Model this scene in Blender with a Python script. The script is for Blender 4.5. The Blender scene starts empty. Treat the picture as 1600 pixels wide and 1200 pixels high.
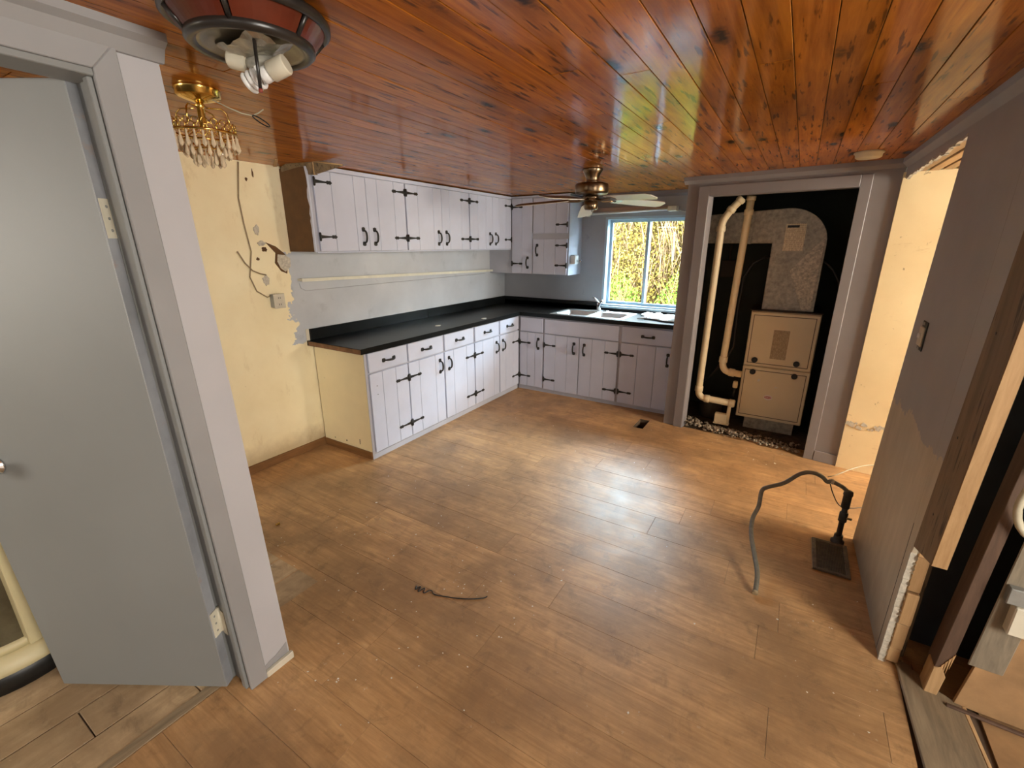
import bpy, bmesh, math, random
from mathutils import Vector, Matrix
random.seed(7)
S = bpy.context.scene
COL = S.collection
# ------------------------------------------------------------------ camera
cd = bpy.data.cameras.new('camera'); cam = bpy.data.objects.new('camera', cd); COL.objects.link(cam)
cam.location = (3.268, -5.112, 1.652)
cam.rotation_euler = (math.radians(72.82), math.radians(-0.037), math.radians(31.68))
cd.sensor_width = 36; cd.lens = 706.4/1600*36; cd.clip_start = .02
S.camera = cam
# ------------------------------------------------------------------ world, lights, exposure
w = bpy.data.worlds.new('world'); S.world = w; w.use_nodes = True
bg = w.node_tree.nodes['Background']; bg.inputs[0].default_value = (.66, .85, 1, 1); bg.inputs[1].default_value = 84.0
def area(name, loc, target, sx, sy, power, col=(1, 1, 1), portal=False):
    l = bpy.data.lights.new(name, 'AREA'); l.shape = 'RECTANGLE'; l.size = sx; l.size_y = sy
    l.energy = power; l.color = col
    if portal: l.cycles.is_portal = True
    o = bpy.data.objects.new(name, l); COL.objects.link(o); o.location = loc
    o.rotation_euler = (Vector(target)-Vector(loc)).to_track_quat('-Z', 'Y').to_euler()
    return o
area('portal', (1.82, .16, 1.45), (1.82, -1, 1.45), 1.0, 1.05, 1, portal=True)
sl = bpy.data.lights.new('sun', 'SUN'); sl.energy = 12; sl.angle = .02; sl.color = (1, .93, .8)
so = bpy.data.objects.new('sun', sl); COL.objects.link(so); so.rotation_euler = (math.radians(38), 0, math.radians(18))
area('fill_next_room', (5.98, -1.9, 1.45), (3.8, -1.7, 1.0), 1.0, 1.2, 190, (1, .91, .76))  # assumed lamp before the closed east wall, no window built; lights the cream wall
area('fill_living_room', (5.98, -4.7, 1.45), (2.0, -4.0, 1.2), 2.0, 1.3, 195, (1, .95, .86))  # assumed off-view light, added as a fill lamp before solid wall; brightens the partition
area('fill_rear', (3.4, -7.45, 1.5), (2.9, -4, 1.2), 2.4, 1.2, 8, (1, .92, .80))  # added fill lamp before the closed south wall, lifts closet and furnace
area('fill_side_room', (.4, -7.45, 1.5), (1.0, -5, 1.0), 1.2, 1.2, 55, (1, .95, .86))  # added fill lamp, no window behind it; brightens side room boards
S.view_settings.view_transform = 'Standard'; S.view_settings.look = 'None'
S.view_settings.gamma = 1; S.view_settings.use_curve_mapping = False
S.view_settings.exposure = 0.35

# ------------------------------------------------------------------ materials
def lin(c): return tuple((x/12.92 if x <= .04045 else ((x+.055)/1.055)**2.4) for x in c)
def rgb(r, g, b): return lin((r/255, g/255, b/255))
class NT:
    def __init__(s, name):
        s.m = bpy.data.materials.new(name); s.m.use_nodes = True; s.t = s.m.node_tree
        s.p = s.t.nodes['Principled BSDF']
    def n(s, typ, **kw):
        nd = s.t.nodes.new(typ)
        for k, v in kw.items():
            if k in nd.inputs.keys() if isinstance(k, str) else False: pass
            setattr(nd, k, v)
        return nd
    def l(s, a, b): s.t.links.new(a, b)
    def math(s, op, a, b=None, c=None):
        nd = s.n('ShaderNodeMath', operation=op)
        for i, x in enumerate((a, b, c)):
            if x is None: continue
            if isinstance(x, (int, float)): nd.inputs[i].default_value = x
            else: s.l(x, nd.inputs[i])
        return nd.outputs[0]
    def mix(s, f, a, b):
        nd = s.n('ShaderNodeMix', data_type='RGBA')
        for i, x in ((0, f), (6, a), (7, b)):
            if isinstance(x, (int, float)): nd.inputs[i].default_value = x
            elif isinstance(x, tuple): nd.inputs[i].default_value = (*x[:3], 1)
            else: s.l(x, nd.inputs[i])
        return nd.outputs[2]
    def coords(s, kind='Object', scale=(1, 1, 1), rnd=False, rot=(0, 0, 0)):
        tc = s.n('ShaderNodeTexCoord'); out = tc.outputs[kind]
        if kind == 'World':
            pass
        mp = s.n('ShaderNodeMapping'); mp.inputs['Scale'].default_value = scale; mp.inputs['Rotation'].default_value = rot
        s.l(out, mp.inputs['Vector'])
        if rnd:
            oi = s.n('ShaderNodeObjectInfo'); v = s.n('ShaderNodeCombineXYZ')
            a = s.math('MULTIPLY', oi.outputs['Random'], 37.0); b = s.math('MULTIPLY', oi.outputs['Random'], 91.7)
            s.l(a, v.inputs[0]); s.l(b, v.inputs[1]); s.l(a, v.inputs[2]); s.l(v.outputs[0], mp.inputs['Location'])
        return mp.outputs[0]
    def pos(s, scale=(1, 1, 1)):
        g = s.n('ShaderNodeNewGeometry'); mp = s.n('ShaderNodeMapping'); mp.inputs['Scale'].default_value = scale
        s.l(g.outputs['Position'], mp.inputs['Vector']); return mp.outputs[0]
    def noise(s, vec, scale=5, detail=4, rough=.55, dist=0):
        nd = s.n('ShaderNodeTexNoise'); nd.inputs['Scale'].default_value = scale; nd.inputs['Detail'].default_value = detail
        nd.inputs['Roughness'].default_value = rough; nd.inputs['Distortion'].default_value = dist
        s.l(vec, nd.inputs['Vector']); return nd.outputs[0]
    def vor(s, vec, scale=5):
        nd = s.n('ShaderNodeTexVoronoi'); nd.inputs['Scale'].default_value = scale; s.l(vec, nd.inputs['Vector']); return nd
    def ramp(s, f, stops):
        nd = s.n('ShaderNodeValToRGB'); e = nd.color_ramp.elements
        while len(e) < len(stops): e.new(.5)
        for i, (p, c) in enumerate(stops):
            e[i].position = p; e[i].color = (*c, 1) if isinstance(c, tuple) else (c, c, c, 1)
        s.l(f, nd.inputs[0]); return nd.outputs[0]
    def bump(s, h, strength=.2, dist=.005):
        nd = s.n('ShaderNodeBump'); nd.inputs['Strength'].default_value = strength; nd.inputs['Distance'].default_value = dist
        s.l(h, nd.inputs['Height']); s.l(nd.outputs[0], s.p.inputs['Normal'])
    def set(s, col=None, rough=None, metal=None, coat=None, coatr=None, spec=None):
        for k, x in (('Base Color', col), ('Roughness', rough), ('Metallic', metal), ('Coat Weight', coat), ('Coat Roughness', coatr), ('Specular IOR Level', spec)):
            if x is None: continue
            i = s.p.inputs[k]
            if isinstance(x, (int, float)): i.default_value = x
            elif isinstance(x, tuple): i.default_value = (*x[:3], 1)
            else: s.l(x, i)
        return s.m
def sc(c, k): return tuple(min(1, x*k) for x in c)
def paint(name, col, rough=.5, var=.1, scale=3, bump=.08, metal=0, dirt=None, dscale=9, damt=.62, spec=None):
    t = NT(name); v = t.pos()
    f = t.noise(v, scale, 5)
    c = t.mix(t.ramp(f, [(.3, 0.), (.7, 1.)]), sc(col, 1-var), sc(col, 1+var))
    if dirt:
        d = t.ramp(t.noise(v, dscale, 6, .65), [(damt, 0.), (damt+.1, 1.)])
        c = t.mix(t.math('MULTIPLY', d, .8), c, dirt)
    if bump: t.bump(t.noise(v, 90, 3), bump, .002)
    return t.set(c, rough, metal, spec=spec)
def wood(name, lo, hi, axis=1, rough=.45, coat=0, coatr=.2, across=14, along=1.0, knots=0, bump=.15, rv=.25, world_dirt=None, knotcol=(.03, .012, .004)):
    t = NT(name); s3 = [across]*3; s3[axis] = along
    v = t.coords('Object', tuple(s3), rnd=True)
    g = t.noise(v, 1.0, 7, .62, 1.2); g2 = t.noise(v, 4.0, 4, .6, .4)
    f = t.math('ADD', t.math('MULTIPLY', g, .7), t.math('MULTIPLY', g2, .3))
    c = t.mix(t.ramp(f, [(.32, 0.), (.66, 1.)]), lo, hi)
    oi = t.n('ShaderNodeObjectInfo')
    k = t.math('ADD', t.math('MULTIPLY', oi.outputs['Random'], rv*2), 1-rv)
    hs = t.n('ShaderNodeHueSaturation'); t.l(k, hs.inputs['Value']); t.l(c, hs.inputs['Color']); c = hs.outputs[0]
    h = f
    if knots:
        s4 = [7.0]*3; s4[axis] = 2.6
        v2 = t.coords('Object', tuple(s4), rnd=True)
        vo = t.vor(v2, 1.0)
        wob = t.noise(t.coords('Object', (50, 50, 50), rnd=True), 1, 3)
        d = t.math('ADD', vo.outputs['Distance'], t.math('MULTIPLY', t.math('SUBTRACT', wob, .5), .16))
        m = t.ramp(d, [(.07*knots, 1.), (.17*knots, 0.)])
        halo = t.ramp(d, [(.1*knots, .55), (.42*knots, 0.)])
        c = t.mix(halo, c, sc(lo, .55)); c = t.mix(m, c, knotcol)
        s5 = [60.]*3; s5[axis] = 6.
        st = t.ramp(t.noise(t.coords('Object', tuple(s5), rnd=True), 1, 3, .5), [(.60, 0.), (.67, .85)])
        c = t.mix(st, c, sc(lo, .35))
    if world_dirt:
        p = t.pos(); d1 = t.ramp(t.noise(p, 2.2, 7, .68), [(.40, 0.), (.62, .8)])
        c = t.mix(d1, c, world_dirt)
        d2 = t.ramp(t.noise(p, 9, 6, .7, .6), [(.54, 0.), (.68, .65)])
        c = t.mix(t.math('MULTIPLY', d2, .6), c, sc(world_dirt, .45))
        d3 = t.ramp(t.noise(p, 30, 4, .7), [(.66, 0.), (.74, .5)])
        c = t.mix(d3, c, (.55, .46, .34))
        r = t.math('ADD', t.math('MULTIPLY', t.noise(p, 6, 6, .7), .38), rough-.17)
        t.bump(h, bump, .002); return t.set(c, r, 0, coat, coatr)
    t.bump(h, bump, .002)
    if coat: t.p.inputs['Coat IOR'].default_value = 1.33
    return t.set(c, rough, 0, coat, coatr, spec=.06 if coat else .5)
M = {}
LIL = (.50, .50, .62)
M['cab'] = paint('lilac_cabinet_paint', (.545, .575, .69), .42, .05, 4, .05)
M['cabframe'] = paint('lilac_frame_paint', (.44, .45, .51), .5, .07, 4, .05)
M['cream_panel'] = paint('cream_panel', rgb(240, 225, 184), .55, .06, 3, .06, dirt=rgb(120, 90, 50), dscale=13, damt=.7)
M['iron'] = paint('black_iron', (.012, .011, .010), .5, .2, 20, .2)
M['counter'] = paint('black_laminate', (.008, .009, .009), .28, .4, 5, .05, spec=.18)
M['rawedge'] = paint('raw_board_edge', (.20, .10, .045), .8, .25, 30, .3)
M['brown_panel'] = paint('bare_brown_hardboard', rgb(92, 62, 28), .75, .16, 14, .2)
M['trim_lilac'] = paint('lilac_grey_trim', (.25, .225, .225), .5, .06, 4, .06)
M['wall_lilac'] = paint('lilac_grey_wall', (.36, .36, .38), .55, .08, 2.5, .1, dirt=(.22, .22, .25), dscale=5, damt=.63)
M['casing_grey'] = paint('warm_grey_casing', (.28, .275, .275), .5, .07, 3, .06)
M['part_lilac'] = paint('pale_lilac_partition', (.44, .43, .445), .55, .05, 2.5, .08)
M['door_grey'] = paint('blue_grey_door', (.225, .228, .222), .45, .06, 1.6, .04)
M['worn'] = paint('worn_door_edge', (.27, .275, .29), .55, .25, 7, .1, dirt=(.34, .25, .2), dscale=11, damt=.6)
M['white'] = paint('white_paint', (.75, .74, .72), .45, .06, 5, .05)
M['offwhite'] = paint('aged_white', (.62, .57, .45), .5, .12, 8, .08)
M['cream_old'] = paint('old_cream_enamel', rgb(205, 192, 150), .45, .08, 6, .08)
M['white_blue'] = paint('pale_window_paint', (.40, .50, .58), .4, .04, 5, .03)
M['galv_light'] = paint('speckled_galvanised_sheet', (.58, .53, .44), .5, .4, 60, .15, metal=.3)
M['shelfwhite'] = paint('shelf_cream', (.70, .68, .56), .5, .1, 9, .05)
M['steel'] = paint('stainless', (.74, .73, .70), .38, .06, 6, .02, metal=.8)
M['chrome'] = paint('chrome', (.75, .75, .76), .12, .03, 6, 0, metal=1)
M['brass'] = paint('polished_brass', (.82, .56, .16), .2, .08, 8, .02, metal=1)
M['bronze'] = paint('antique_bronze', (.20, .14, .085), .28, .15, 10, .02, metal=1)
M['darkmetal'] = paint('dark_bronze_rim', (.02, .017, .015), .3, .2, 10, .03)
M['amber'] = paint('dark_amber_panel', (.10, .018, .008), .28, .25, 12, .02)
M['pewter'] = paint('pewter_pan', (.33, .31, .26), .42, .25, 12, .05, metal=1)
M['foil'] = paint('crumpled_foil', (.5, .48, .42), .38, .3, 30, .8, metal=1)
M['blade_white'] = paint('white_fan_blade', (.66, .63, .54), .4, .05, 6, .02)
M['blade_brown'] = paint('brown_fan_blade_top', (.09, .045, .025), .45, .15, 6, .02)
M['galv'] = paint('galvanised_sheet', (.42, .39, .33), .5, .3, 34, .04, metal=.55)
M['furnace'] = paint('tan_furnace_enamel', rgb(228, 214, 182), .42, .04, 4, .02)
M['furn_dark'] = paint('furnace_seam', (.06, .04, .025), .6, .1, 8, 0)
M['pvc'] = paint('aged_pvc', rgb(240, 220, 180), .4, .06, 20, .03, dirt=(.28, .19, .1), dscale=26, damt=.68)
M['black'] = paint('black_plastic', (.012, .012, .012), .45, .2, 20, .03)
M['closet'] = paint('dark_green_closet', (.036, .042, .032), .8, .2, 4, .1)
M['dirtfloor'] = paint('dirt', (.07, .05, .032), .95, .5, 18, .6)
M['rubble'] = paint('rubble_bits', (.30, .24, .17), .9, .5, 60, .3)
M['chip'] = paint('paint_chips', (.75, .70, .6), .8, .15, 60, .1)
M['navy'] = paint('dark_cavity_navy', (.022, .027, .033), .6, .3, 6, .05)  # navy tone stands in for the darkness inside the wall gap
M['plaster'] = paint('torn_plaster_edge', (.52, .47, .38), .9, .25, 60, .9)
M['hose'] = paint('grey_flex_hose', (.16, .145, .11), .5, .2, 40, .1)
M['pipe_iron'] = paint('old_iron_pipe', (.03, .026, .022), .55, .4, 40, .3)
M['wire_pale'] = paint('pale_cable', (.50, .45, .33), .55, .1, 30, .05)
M['wire_brown'] = paint('brown_cable', (.30, .22, .12), .6, .15, 30, .05)
M['register'] = paint('rusty_register', (.10, .075, .05), .6, .5, 40, .3)
M['rust'] = paint('rust_red', (.28, .05, .03), .6, .2, 30, .1)
M['pinkwood'] = paint('pale_pinkish_fixture', (.42, .33, .30), .5, .08, 6, .05)
M['detector'] = paint('yellowed_plastic', (.62, .53, .36), .45, .05, 6, .02)
M['boxgrey'] = paint('grey_box_metal', (.30, .30, .28), .45, .15, 20, .05, metal=.4)
M['dust'] = paint('subfloor', (.10, .065, .04), .9, .4, 8, .3)
M['ceil'] = wood('varnished_pine', (.25, .066, .005), (.58, .195, .018), 1, .6, .68, .12, across=20, along=1.3, knots=1.15, bump=.3, rv=.14)
M['floor'] = wood('worn_laminate', (.36, .188, .073), (.64, .375, .168), 0, .46, 0, .3, across=26, along=2.2, bump=.2, rv=.12, world_dirt=(.27, .150, .068))
M['plank'] = wood('bare_softwood', (.40, .27, .145), (.58, .42, .25), 1, .6, 0, .3, across=15, along=1.1, bump=.2, rv=.12, world_dirt=(.25, .16, .085))
M['plank_worn'] = wood('grey_worn_softwood', (.14, .10, .06), (.34, .25, .15), 1, .65, 0, .3, across=18, along=2, bump=.3, rv=.1)
M['basewood'] = wood('brown_base_strip', (.15, .068, .022), (.28, .135, .045), 1, .5, 0, .3, across=16, along=2, bump=.1, rv=.05)
M['stud'] = wood('reddish_stud', (.06, .031, .018), (.12, .066, .038), 2, .7, 0, .3, across=24, along=3, bump=.4, rv=.1)
M['board'] = wood('brown_board', (.13, .085, .045), (.24, .165, .09), 2, .65, 0, .3, across=14, along=1.5, knots=.7, bump=.2, rv=.05)
M['rawpine'] = wood('raw_orange_pine', (.36, .20, .08), (.55, .34, .16), 2, .7, 0, .3, across=22, along=2, bump=.3, rv=.15)
M['ply'] = paint('plywood', (.33, .19, .085), .7, .28, 7, .25, dirt=(.10, .04, .015), dscale=12, damt=.68)
M['greyboard'] = wood('grey_brown_board', (.15, .12, .085), (.27, .22, .15), 2, .75, 0, .3, across=24, along=3, bump=.4, rv=.05)
M['lath'] = wood('lath', (.33, .19, .08), (.5, .33, .16), 1, .7, 0, .3, across=30, along=3, bump=.3, rv=.25)

def glass_mat(name, col=(1, 1, 1), rough=0.0, alpha=.12):
    t = NT(name); nt = t.t
    tr = t.n('ShaderNodeBsdfTransparent'); gl = t.n('ShaderNodeBsdfGlossy'); gl.inputs['Roughness'].default_value = rough
    tr.inputs[0].default_value = (*col, 1)
    fr = t.n('ShaderNodeFresnel'); fr.inputs['IOR'].default_value = 1.45
    mx = t.n('ShaderNodeMixShader'); t.l(t.math('ADD', t.math('MULTIPLY', fr.outputs[0], .45), alpha*.2), mx.inputs[0]); t.l(tr.outputs[0], mx.inputs[1]); t.l(gl.outputs[0], mx.inputs[2])
    out = nt.nodes['Material Output']; t.l(mx.outputs[0], out.inputs[0]); return t.m
M['glass'] = glass_mat('window_glass', (.96, .98, .97))
M['crystal'] = paint('cut_glass_drops', (.72, .58, .40), .08, .15, 30, 0, spec=.9)
M['bulbglass'] = paint('dusty_bulb_glass', (.36, .34, .29), .12, .2, 40, 0, spec=.9)

def wall_left_mat():
    t = NT('cream_and_lilac_left_wall'); p = t.pos()
    sep = t.n('ShaderNodeSeparateXYZ'); t.l(p, sep.inputs[0]); y, z = sep.outputs[1], sep.outputs[2]
    n1 = t.noise(t.pos((0, 1, 1)), 7, 3, .6); n2 = t.noise(t.pos((0, 1, 1)), 45, 4, .6)
    edge = t.math('ADD', y, t.math('ADD', t.math('MULTIPLY', t.math('SUBTRACT', n1, .5), .34), t.math('MULTIPLY', t.math('SUBTRACT', n2, .5), .06)))
    m = t.math('GREATER_THAN', edge, -3.02)
    zz = t.math('ADD', z, t.math('MULTIPLY', t.math('SUBTRACT', n2, .5), .05))
    m = t.math('MULTIPLY', m, t.math('MULTIPLY', t.math('GREATER_THAN', zz, .90), t.math('LESS_THAN', z, 1.597)))
    cr = t.mix(t.ramp(t.noise(p, 2.2, 6, .6), [(.3, 0.), (.7, 1.)]), rgb(240, 224, 182), rgb(252, 240, 202))
    st = t.ramp(t.noise(t.pos((1, 2.2, 1)), 3.2, 7, .7), [(.58, 0.), (.74, .55)])
    cr = t.mix(st, cr, rgb(205, 180, 128))
    sp = t.ramp(t.noise(p, 26, 5, .7), [(.7, 0.), (.75, .8)]); cr = t.mix(sp, cr, rgb(120, 92, 55))
    low = t.ramp(t.math('ADD', z, t.math('MULTIPLY', t.noise(p, 9, 5), .16)), [(.16, .55), (.30, 0.)]); cr = t.mix(low, cr, rgb(150, 120, 75))
    li = t.mix(t.ramp(t.noise(p, 3, 5), [(.3, 0.), (.7, 1.)]), (.43, .45, .48), (.52, .54, .57))
    sm = t.ramp(t.noise(p, 5.5, 4, .6), [(.6, 0.), (.75, .4)]); li = t.mix(sm, li, (.25, .25, .27))
    c = t.mix(m, cr, li)
    h = t.math('ADD', t.math('MULTIPLY', m, .6), t.math('MULTIPLY', t.noise(p, 60, 4), .25)); t.bump(h, .5, .003)
    return t.set(c, .55)
M['wall_left'] = wall_left_mat()
def wall_right_mat():
    t = NT('lilac_over_beige_right_wall'); p = t.pos()
    sep = t.n('ShaderNodeSeparateXYZ'); t.l(p, sep.inputs[0]); y, z = sep.outputs[1], sep.outputs[2]
    n1 = t.noise(t.pos((0, 1, 1)), 4.0, 4, .6); n2 = t.noise(t.pos((0, 1, 1)), 40, 4, .6)
    e = t.math('ADD', z, t.math('ADD', t.math('MULTIPLY', t.math('SUBTRACT', n1, .5), .26), t.math('MULTIPLY', t.math('SUBTRACT', n2, .5), .05)))
    m = t.math('GREATER_THAN', e, .915)
    up = t.mix(t.ramp(t.noise(p, 2.5, 5), [(.3, 0.), (.7, 1.)]), (.33, .32, .32), (.39, .38, .375))
    lo = t.mix(t.ramp(t.noise(t.pos((1, 3, .7)), 4, 6, .65), [(.3, 0.), (.7, 1.)]), (.44, .38, .28), (.56, .49, .37))
    d = t.ramp(t.math('ADD', z, t.math('MULTIPLY', t.noise(p, 8, 5), .2)), [(.12, .7), (.34, 0.)]); lo = t.mix(d, lo, (.20, .15, .10))
    c = t.mix(m, lo, up); t.bump(t.math('ADD', t.math('MULTIPLY', m, .6), t.math('MULTIPLY', t.noise(p, 60, 4), .2)), .5, .003)
    return t.set(c, .55)
M['wall_right'] = wall_right_mat()
def cream_wall_mat():
    t = NT('cream_next_room_wall'); p = t.pos()
    c = t.mix(t.ramp(t.noise(p, 2.4, 5), [(.3, 0.), (.7, 1.)]), rgb(232, 208, 160), rgb(245, 224, 178))
    a = t.ramp(t.noise(p, 16, 6, .7), [(.66, 0.), (.71, .8)]); c = t.mix(a, c, rgb(125, 90, 55))
    b = t.ramp(t.noise(t.pos((1, 1, 3)), 5, 6, .7), [(.62, 0.), (.72, .4)]); c = t.mix(b, c, rgb(190, 155, 105))
    t.bump(t.noise(p, 40, 5), .25, .003); return t.set(c, .6)
M['cream_wall'] = cream_wall_mat()
def label_mat(name, paper, ink, scale):
    t = NT(name); v = t.coords('Generated')
    wv = t.n('ShaderNodeTexWave', wave_type='BANDS', bands_direction='Z'); wv.inputs['Scale'].default_value = scale; wv.inputs['Distortion'].default_value = 0
    t.l(v, wv.inputs['Vector'])
    ln = t.math('GREATER_THAN', wv.outputs['Fac'], .62)
    words = t.math('GREATER_THAN', t.noise(t.coords('Generated', (26, 1, scale*.8)), 1, 2), .46)
    c = t.mix(t.math('MULTIPLY', t.math('MULTIPLY', ln, words), .85), paper, ink)
    return t.set(c, .6)
M['sheet'] = label_mat('printed_instruction_sheet', rgb(255, 244, 220), rgb(170, 145, 115), 9)
M['sticker'] = label_mat('printed_furnace_sticker', rgb(190, 172, 140), rgb(110, 92, 68), 13)
M['logo_white'] = paint('badge_white', (.88, .80, .74), .4, .03, 5, 0)
M['logo_red'] = paint('badge_red', (.55, .06, .045), .4, .05, 5, 0)
def cloth_mat():
    t = NT('white_cloth_with_dark_print'); v = t.coords('Object')
    d = t.vor(v, 42).outputs['Distance']; c = t.mix(t.ramp(d, [(.2, 1.), (.3, 0.)]), (.78, .76, .70), (.12, .10, .08))
    return t.set(c, .8)
M['cloth'] = cloth_mat()
def leaf_mat(name, a, b):
    t = NT(name); oi = t.pos(); c = t.mix(t.ramp(t.noise(oi, 7, 3), [(.35, 0.), (.65, 1.)]), a, b)
    c = t.mix(t.ramp(t.noise(oi, 40, 2), [(.4, 0.), (.6, .5)]), c, sc(a, .6)); return t.set(c, .8, spec=0.)
M['leaf_yellow'] = leaf_mat('autumn_leaves', (.080, .046, .009), (.155, .110, .024))
M['leaf_green'] = leaf_mat('green_leaves', (.04, .085, .008), (.10, .14, .018))
M['twig'] = paint('pale_reddish_twigs', (.10, .055, .028), .8, .3, 30, .1, spec=0.)
M['grassm'] = paint('lawn', (.03, .045, .010), .9, .3, 8, .3, spec=0.)
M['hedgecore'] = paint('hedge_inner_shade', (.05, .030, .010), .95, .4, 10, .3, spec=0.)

# ------------------------------------------------------------------ mesh helpers
class MB:
    def __init__(s): s.v = []; s.f = []; s.sm = []
    def add(s, vs, fs, smooth=False):
        b = len(s.v); s.v += [tuple(x) for x in vs]; s.f += [tuple(i+b for i in f) for f in fs]; s.sm += [smooth]*len(fs); return s
    def box(s, a, b):
        (x0, y0, z0), (x1, y1, z1) = [min(p, q) for p, q in zip(a, b)], [max(p, q) for p, q in zip(a, b)]
        return s.add([(x0, y0, z0), (x1, y0, z0), (x1, y1, z0), (x0, y1, z0), (x0, y0, z1), (x1, y0, z1), (x1, y1, z1), (x0, y1, z1)],
                     [(0, 3, 2, 1), (4, 5, 6, 7), (0, 1, 5, 4), (1, 2, 6, 5), (2, 3, 7, 6), (3, 0, 4, 7)])
    def prism(s, poly, off):
        n = len(poly); P = [Vector(p) for p in poly]; o = Vector(off)
        vs = P+[p+o for p in P]
        return s.add(vs, [tuple(range(n))[::-1], tuple(range(n, 2*n))]+[(i, (i+1) % n, n+(i+1) % n, n+i) for i in range(n)])
    def tube(s, pts, r, n=8, closed=False, smooth=True):
        P = [Vector(p) for p in pts]; m = len(P); rr = r if isinstance(r, (list, tuple)) else [r]*m; vs = []
        up = None
        for i, p in enumerate(P):
            if closed: t = P[(i+1) % m]-P[i-1]
            else: t = P[min(i+1, m-1)]-P[max(i-1, 0)]
            t.normalize()
            if up is None:
                up = t.orthogonal().normalized()
            up = (up-t*up.dot(t)); up = up.normalized() if up.length > 1e-6 else t.orthogonal().normalized()
            w_ = t.cross(up)
            for k in range(n):
                a = 2*math.pi*k/n; vs.append(p+(up*math.cos(a)+w_*math.sin(a))*rr[i])
        fs = []
        for i in range(m if closed else m-1):
            j = (i+1) % m
            for k in range(n): fs.append((i*n+k, i*n+(k+1) % n, j*n+(k+1) % n, j*n+k))
        s.add(vs, fs, smooth)
        if not closed:
            b = len(s.v)-len(vs); s.f += [tuple(b+k for k in range(n))[::-1], tuple(b+(m-1)*n+k for k in range(n))]; s.sm += [False, False]
        return s
    def lathe(s, prof, c=(0, 0, 0), n=24, mat=None, smooth=True, capped=True):
        vs = []; m = len(prof); c = Vector(c)
        for r, z in prof:
            for k in range(n):
                a = 2*math.pi*k/n; p = Vector((r*math.cos(a), r*math.sin(a), z))
                if mat: p = mat @ p
                vs.append(p+c)
        fs = [(i*n+k, i*n+(k+1) % n, (i+1)*n+(k+1) % n, (i+1)*n+k) for i in range(m-1) for k in range(n)]
        s.add(vs, fs, smooth)
        if capped:
            b = len(s.v)-len(vs)
            s.f += [tuple(b+k for k in range(n))[::-1], tuple(b+(m-1)*n+k for k in range(n))]; s.sm += [False, False]
        return s
    def mesh(s, name, mat, off=(0, 0, 0), bevel=0):
        me = bpy.data.meshes.new(name); o = Vector(off)
        me.from_pydata([Vector(p)-o for p in s.v], [], s.f)
        for p, k in zip(me.polygons, s.sm): p.use_smooth = k
        bm = bmesh.new(); bm.from_mesh(me)
        bmesh.ops.recalc_face_normals(bm, faces=bm.faces)
        if bevel:
            es = [e for e in bm.edges if len(e.link_faces) == 2 and e.calc_face_angle(0) > .6]
            bmesh.ops.bevel(bm, geom=es, offset=bevel, segments=1, affect='EDGES', clamp_overlap=True)
        bm.to_mesh(me); bm.free()
        me.materials.append(M[mat] if isinstance(mat, str) else mat)
        return me
    def build(s, name, mat, parent=None, bevel=0, label=None):
        off = parent.get('org', (0, 0, 0)) if parent else (0, 0, 0)
        o = bpy.data.objects.new(name, s.mesh(name, mat, off, bevel)); COL.objects.link(o)
        if parent: o.parent = parent; o['org'] = list(off)
        if label: o['label'] = label
        return o
def tag(o, label, cat, group=None):
    o['label'] = label; o['category'] = cat
    if group: o['group'] = group
    return o
def struct(o): o['kind'] = 'structure'; return o
def thing(name, loc, label, cat, group=None, rotz=0, local=False):
    o = bpy.data.objects.new(name, None); COL.objects.link(o); o.location = loc; o.rotation_euler = (0, 0, rotz); o.empty_display_size = .05
    o['org'] = [0, 0, 0] if local else list(loc)
    return tag(o, label, cat, group)
def inst(name, me, parent, loc, rot=(0, 0, 0)):
    o = bpy.data.objects.new(name, me); COL.objects.link(o); o.parent = parent
    off = parent.get('org', (0, 0, 0)); o.location = Vector(loc)-Vector(off); o.rotation_euler = rot; return o
def grp_struct(name, loc=(0, 0, 0), rotz=0):
    o = bpy.data.objects.new(name, None); COL.objects.link(o); o.location = loc; o.rotation_euler = (0, 0, rotz); o['org'] = [0, 0, 0] if rotz else list(loc); o['kind'] = 'structure'; return o

H = 2.18
XR0, YR0 = 3.756, -1.063
def xr(y): return XR0-.0225*(y-YR0)     # right wall plane
# ------------------------------------------------------------------ floor
HX0, HX1, HY0, HY1 = 2.155, 2.25, -1.13, -.885
slab = MB()
for a, b in (((-.1, -7.6, -.2), (HX0, .1, -.013)), ((HX1, -7.6, -.2), (6.1, .1, -.013)), ((HX0, HY1, -.2), (HX1, .1, -.013)), ((HX0, -7.6, -.2), (HX1, HY0, -.013)), ((HX0, HY0, -.2), (HX1, HY1, -.15))): slab.box(a, b)
floor = struct(slab.build('floor', 'dust'))
def clo_y(x): return -.872-.139*(x-2.376)
def plank_pieces(x0, x1, y0, y1):
    if x0 < HX1 and x1 > HX0 and y0 < HY1 and y1 > HY0:
        out = []
        if x0 < HX0: out.append((x0, HX0, y0, y1))
        if x1 > HX1: out.append((HX1, x1, y0, y1))
        a, b = max(x0, HX0), min(x1, HX1)
        if y0 < HY0: out.append((a, b, y0, HY0))
        if y1 > HY1: out.append((a, b, HY1, y1))
        return out
    return [(x0, x1, y0, y1)]
PW = .205; L = 1.285; g = .0005
rows = []
y = -2.72-PW*16
cache = {}
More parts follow.
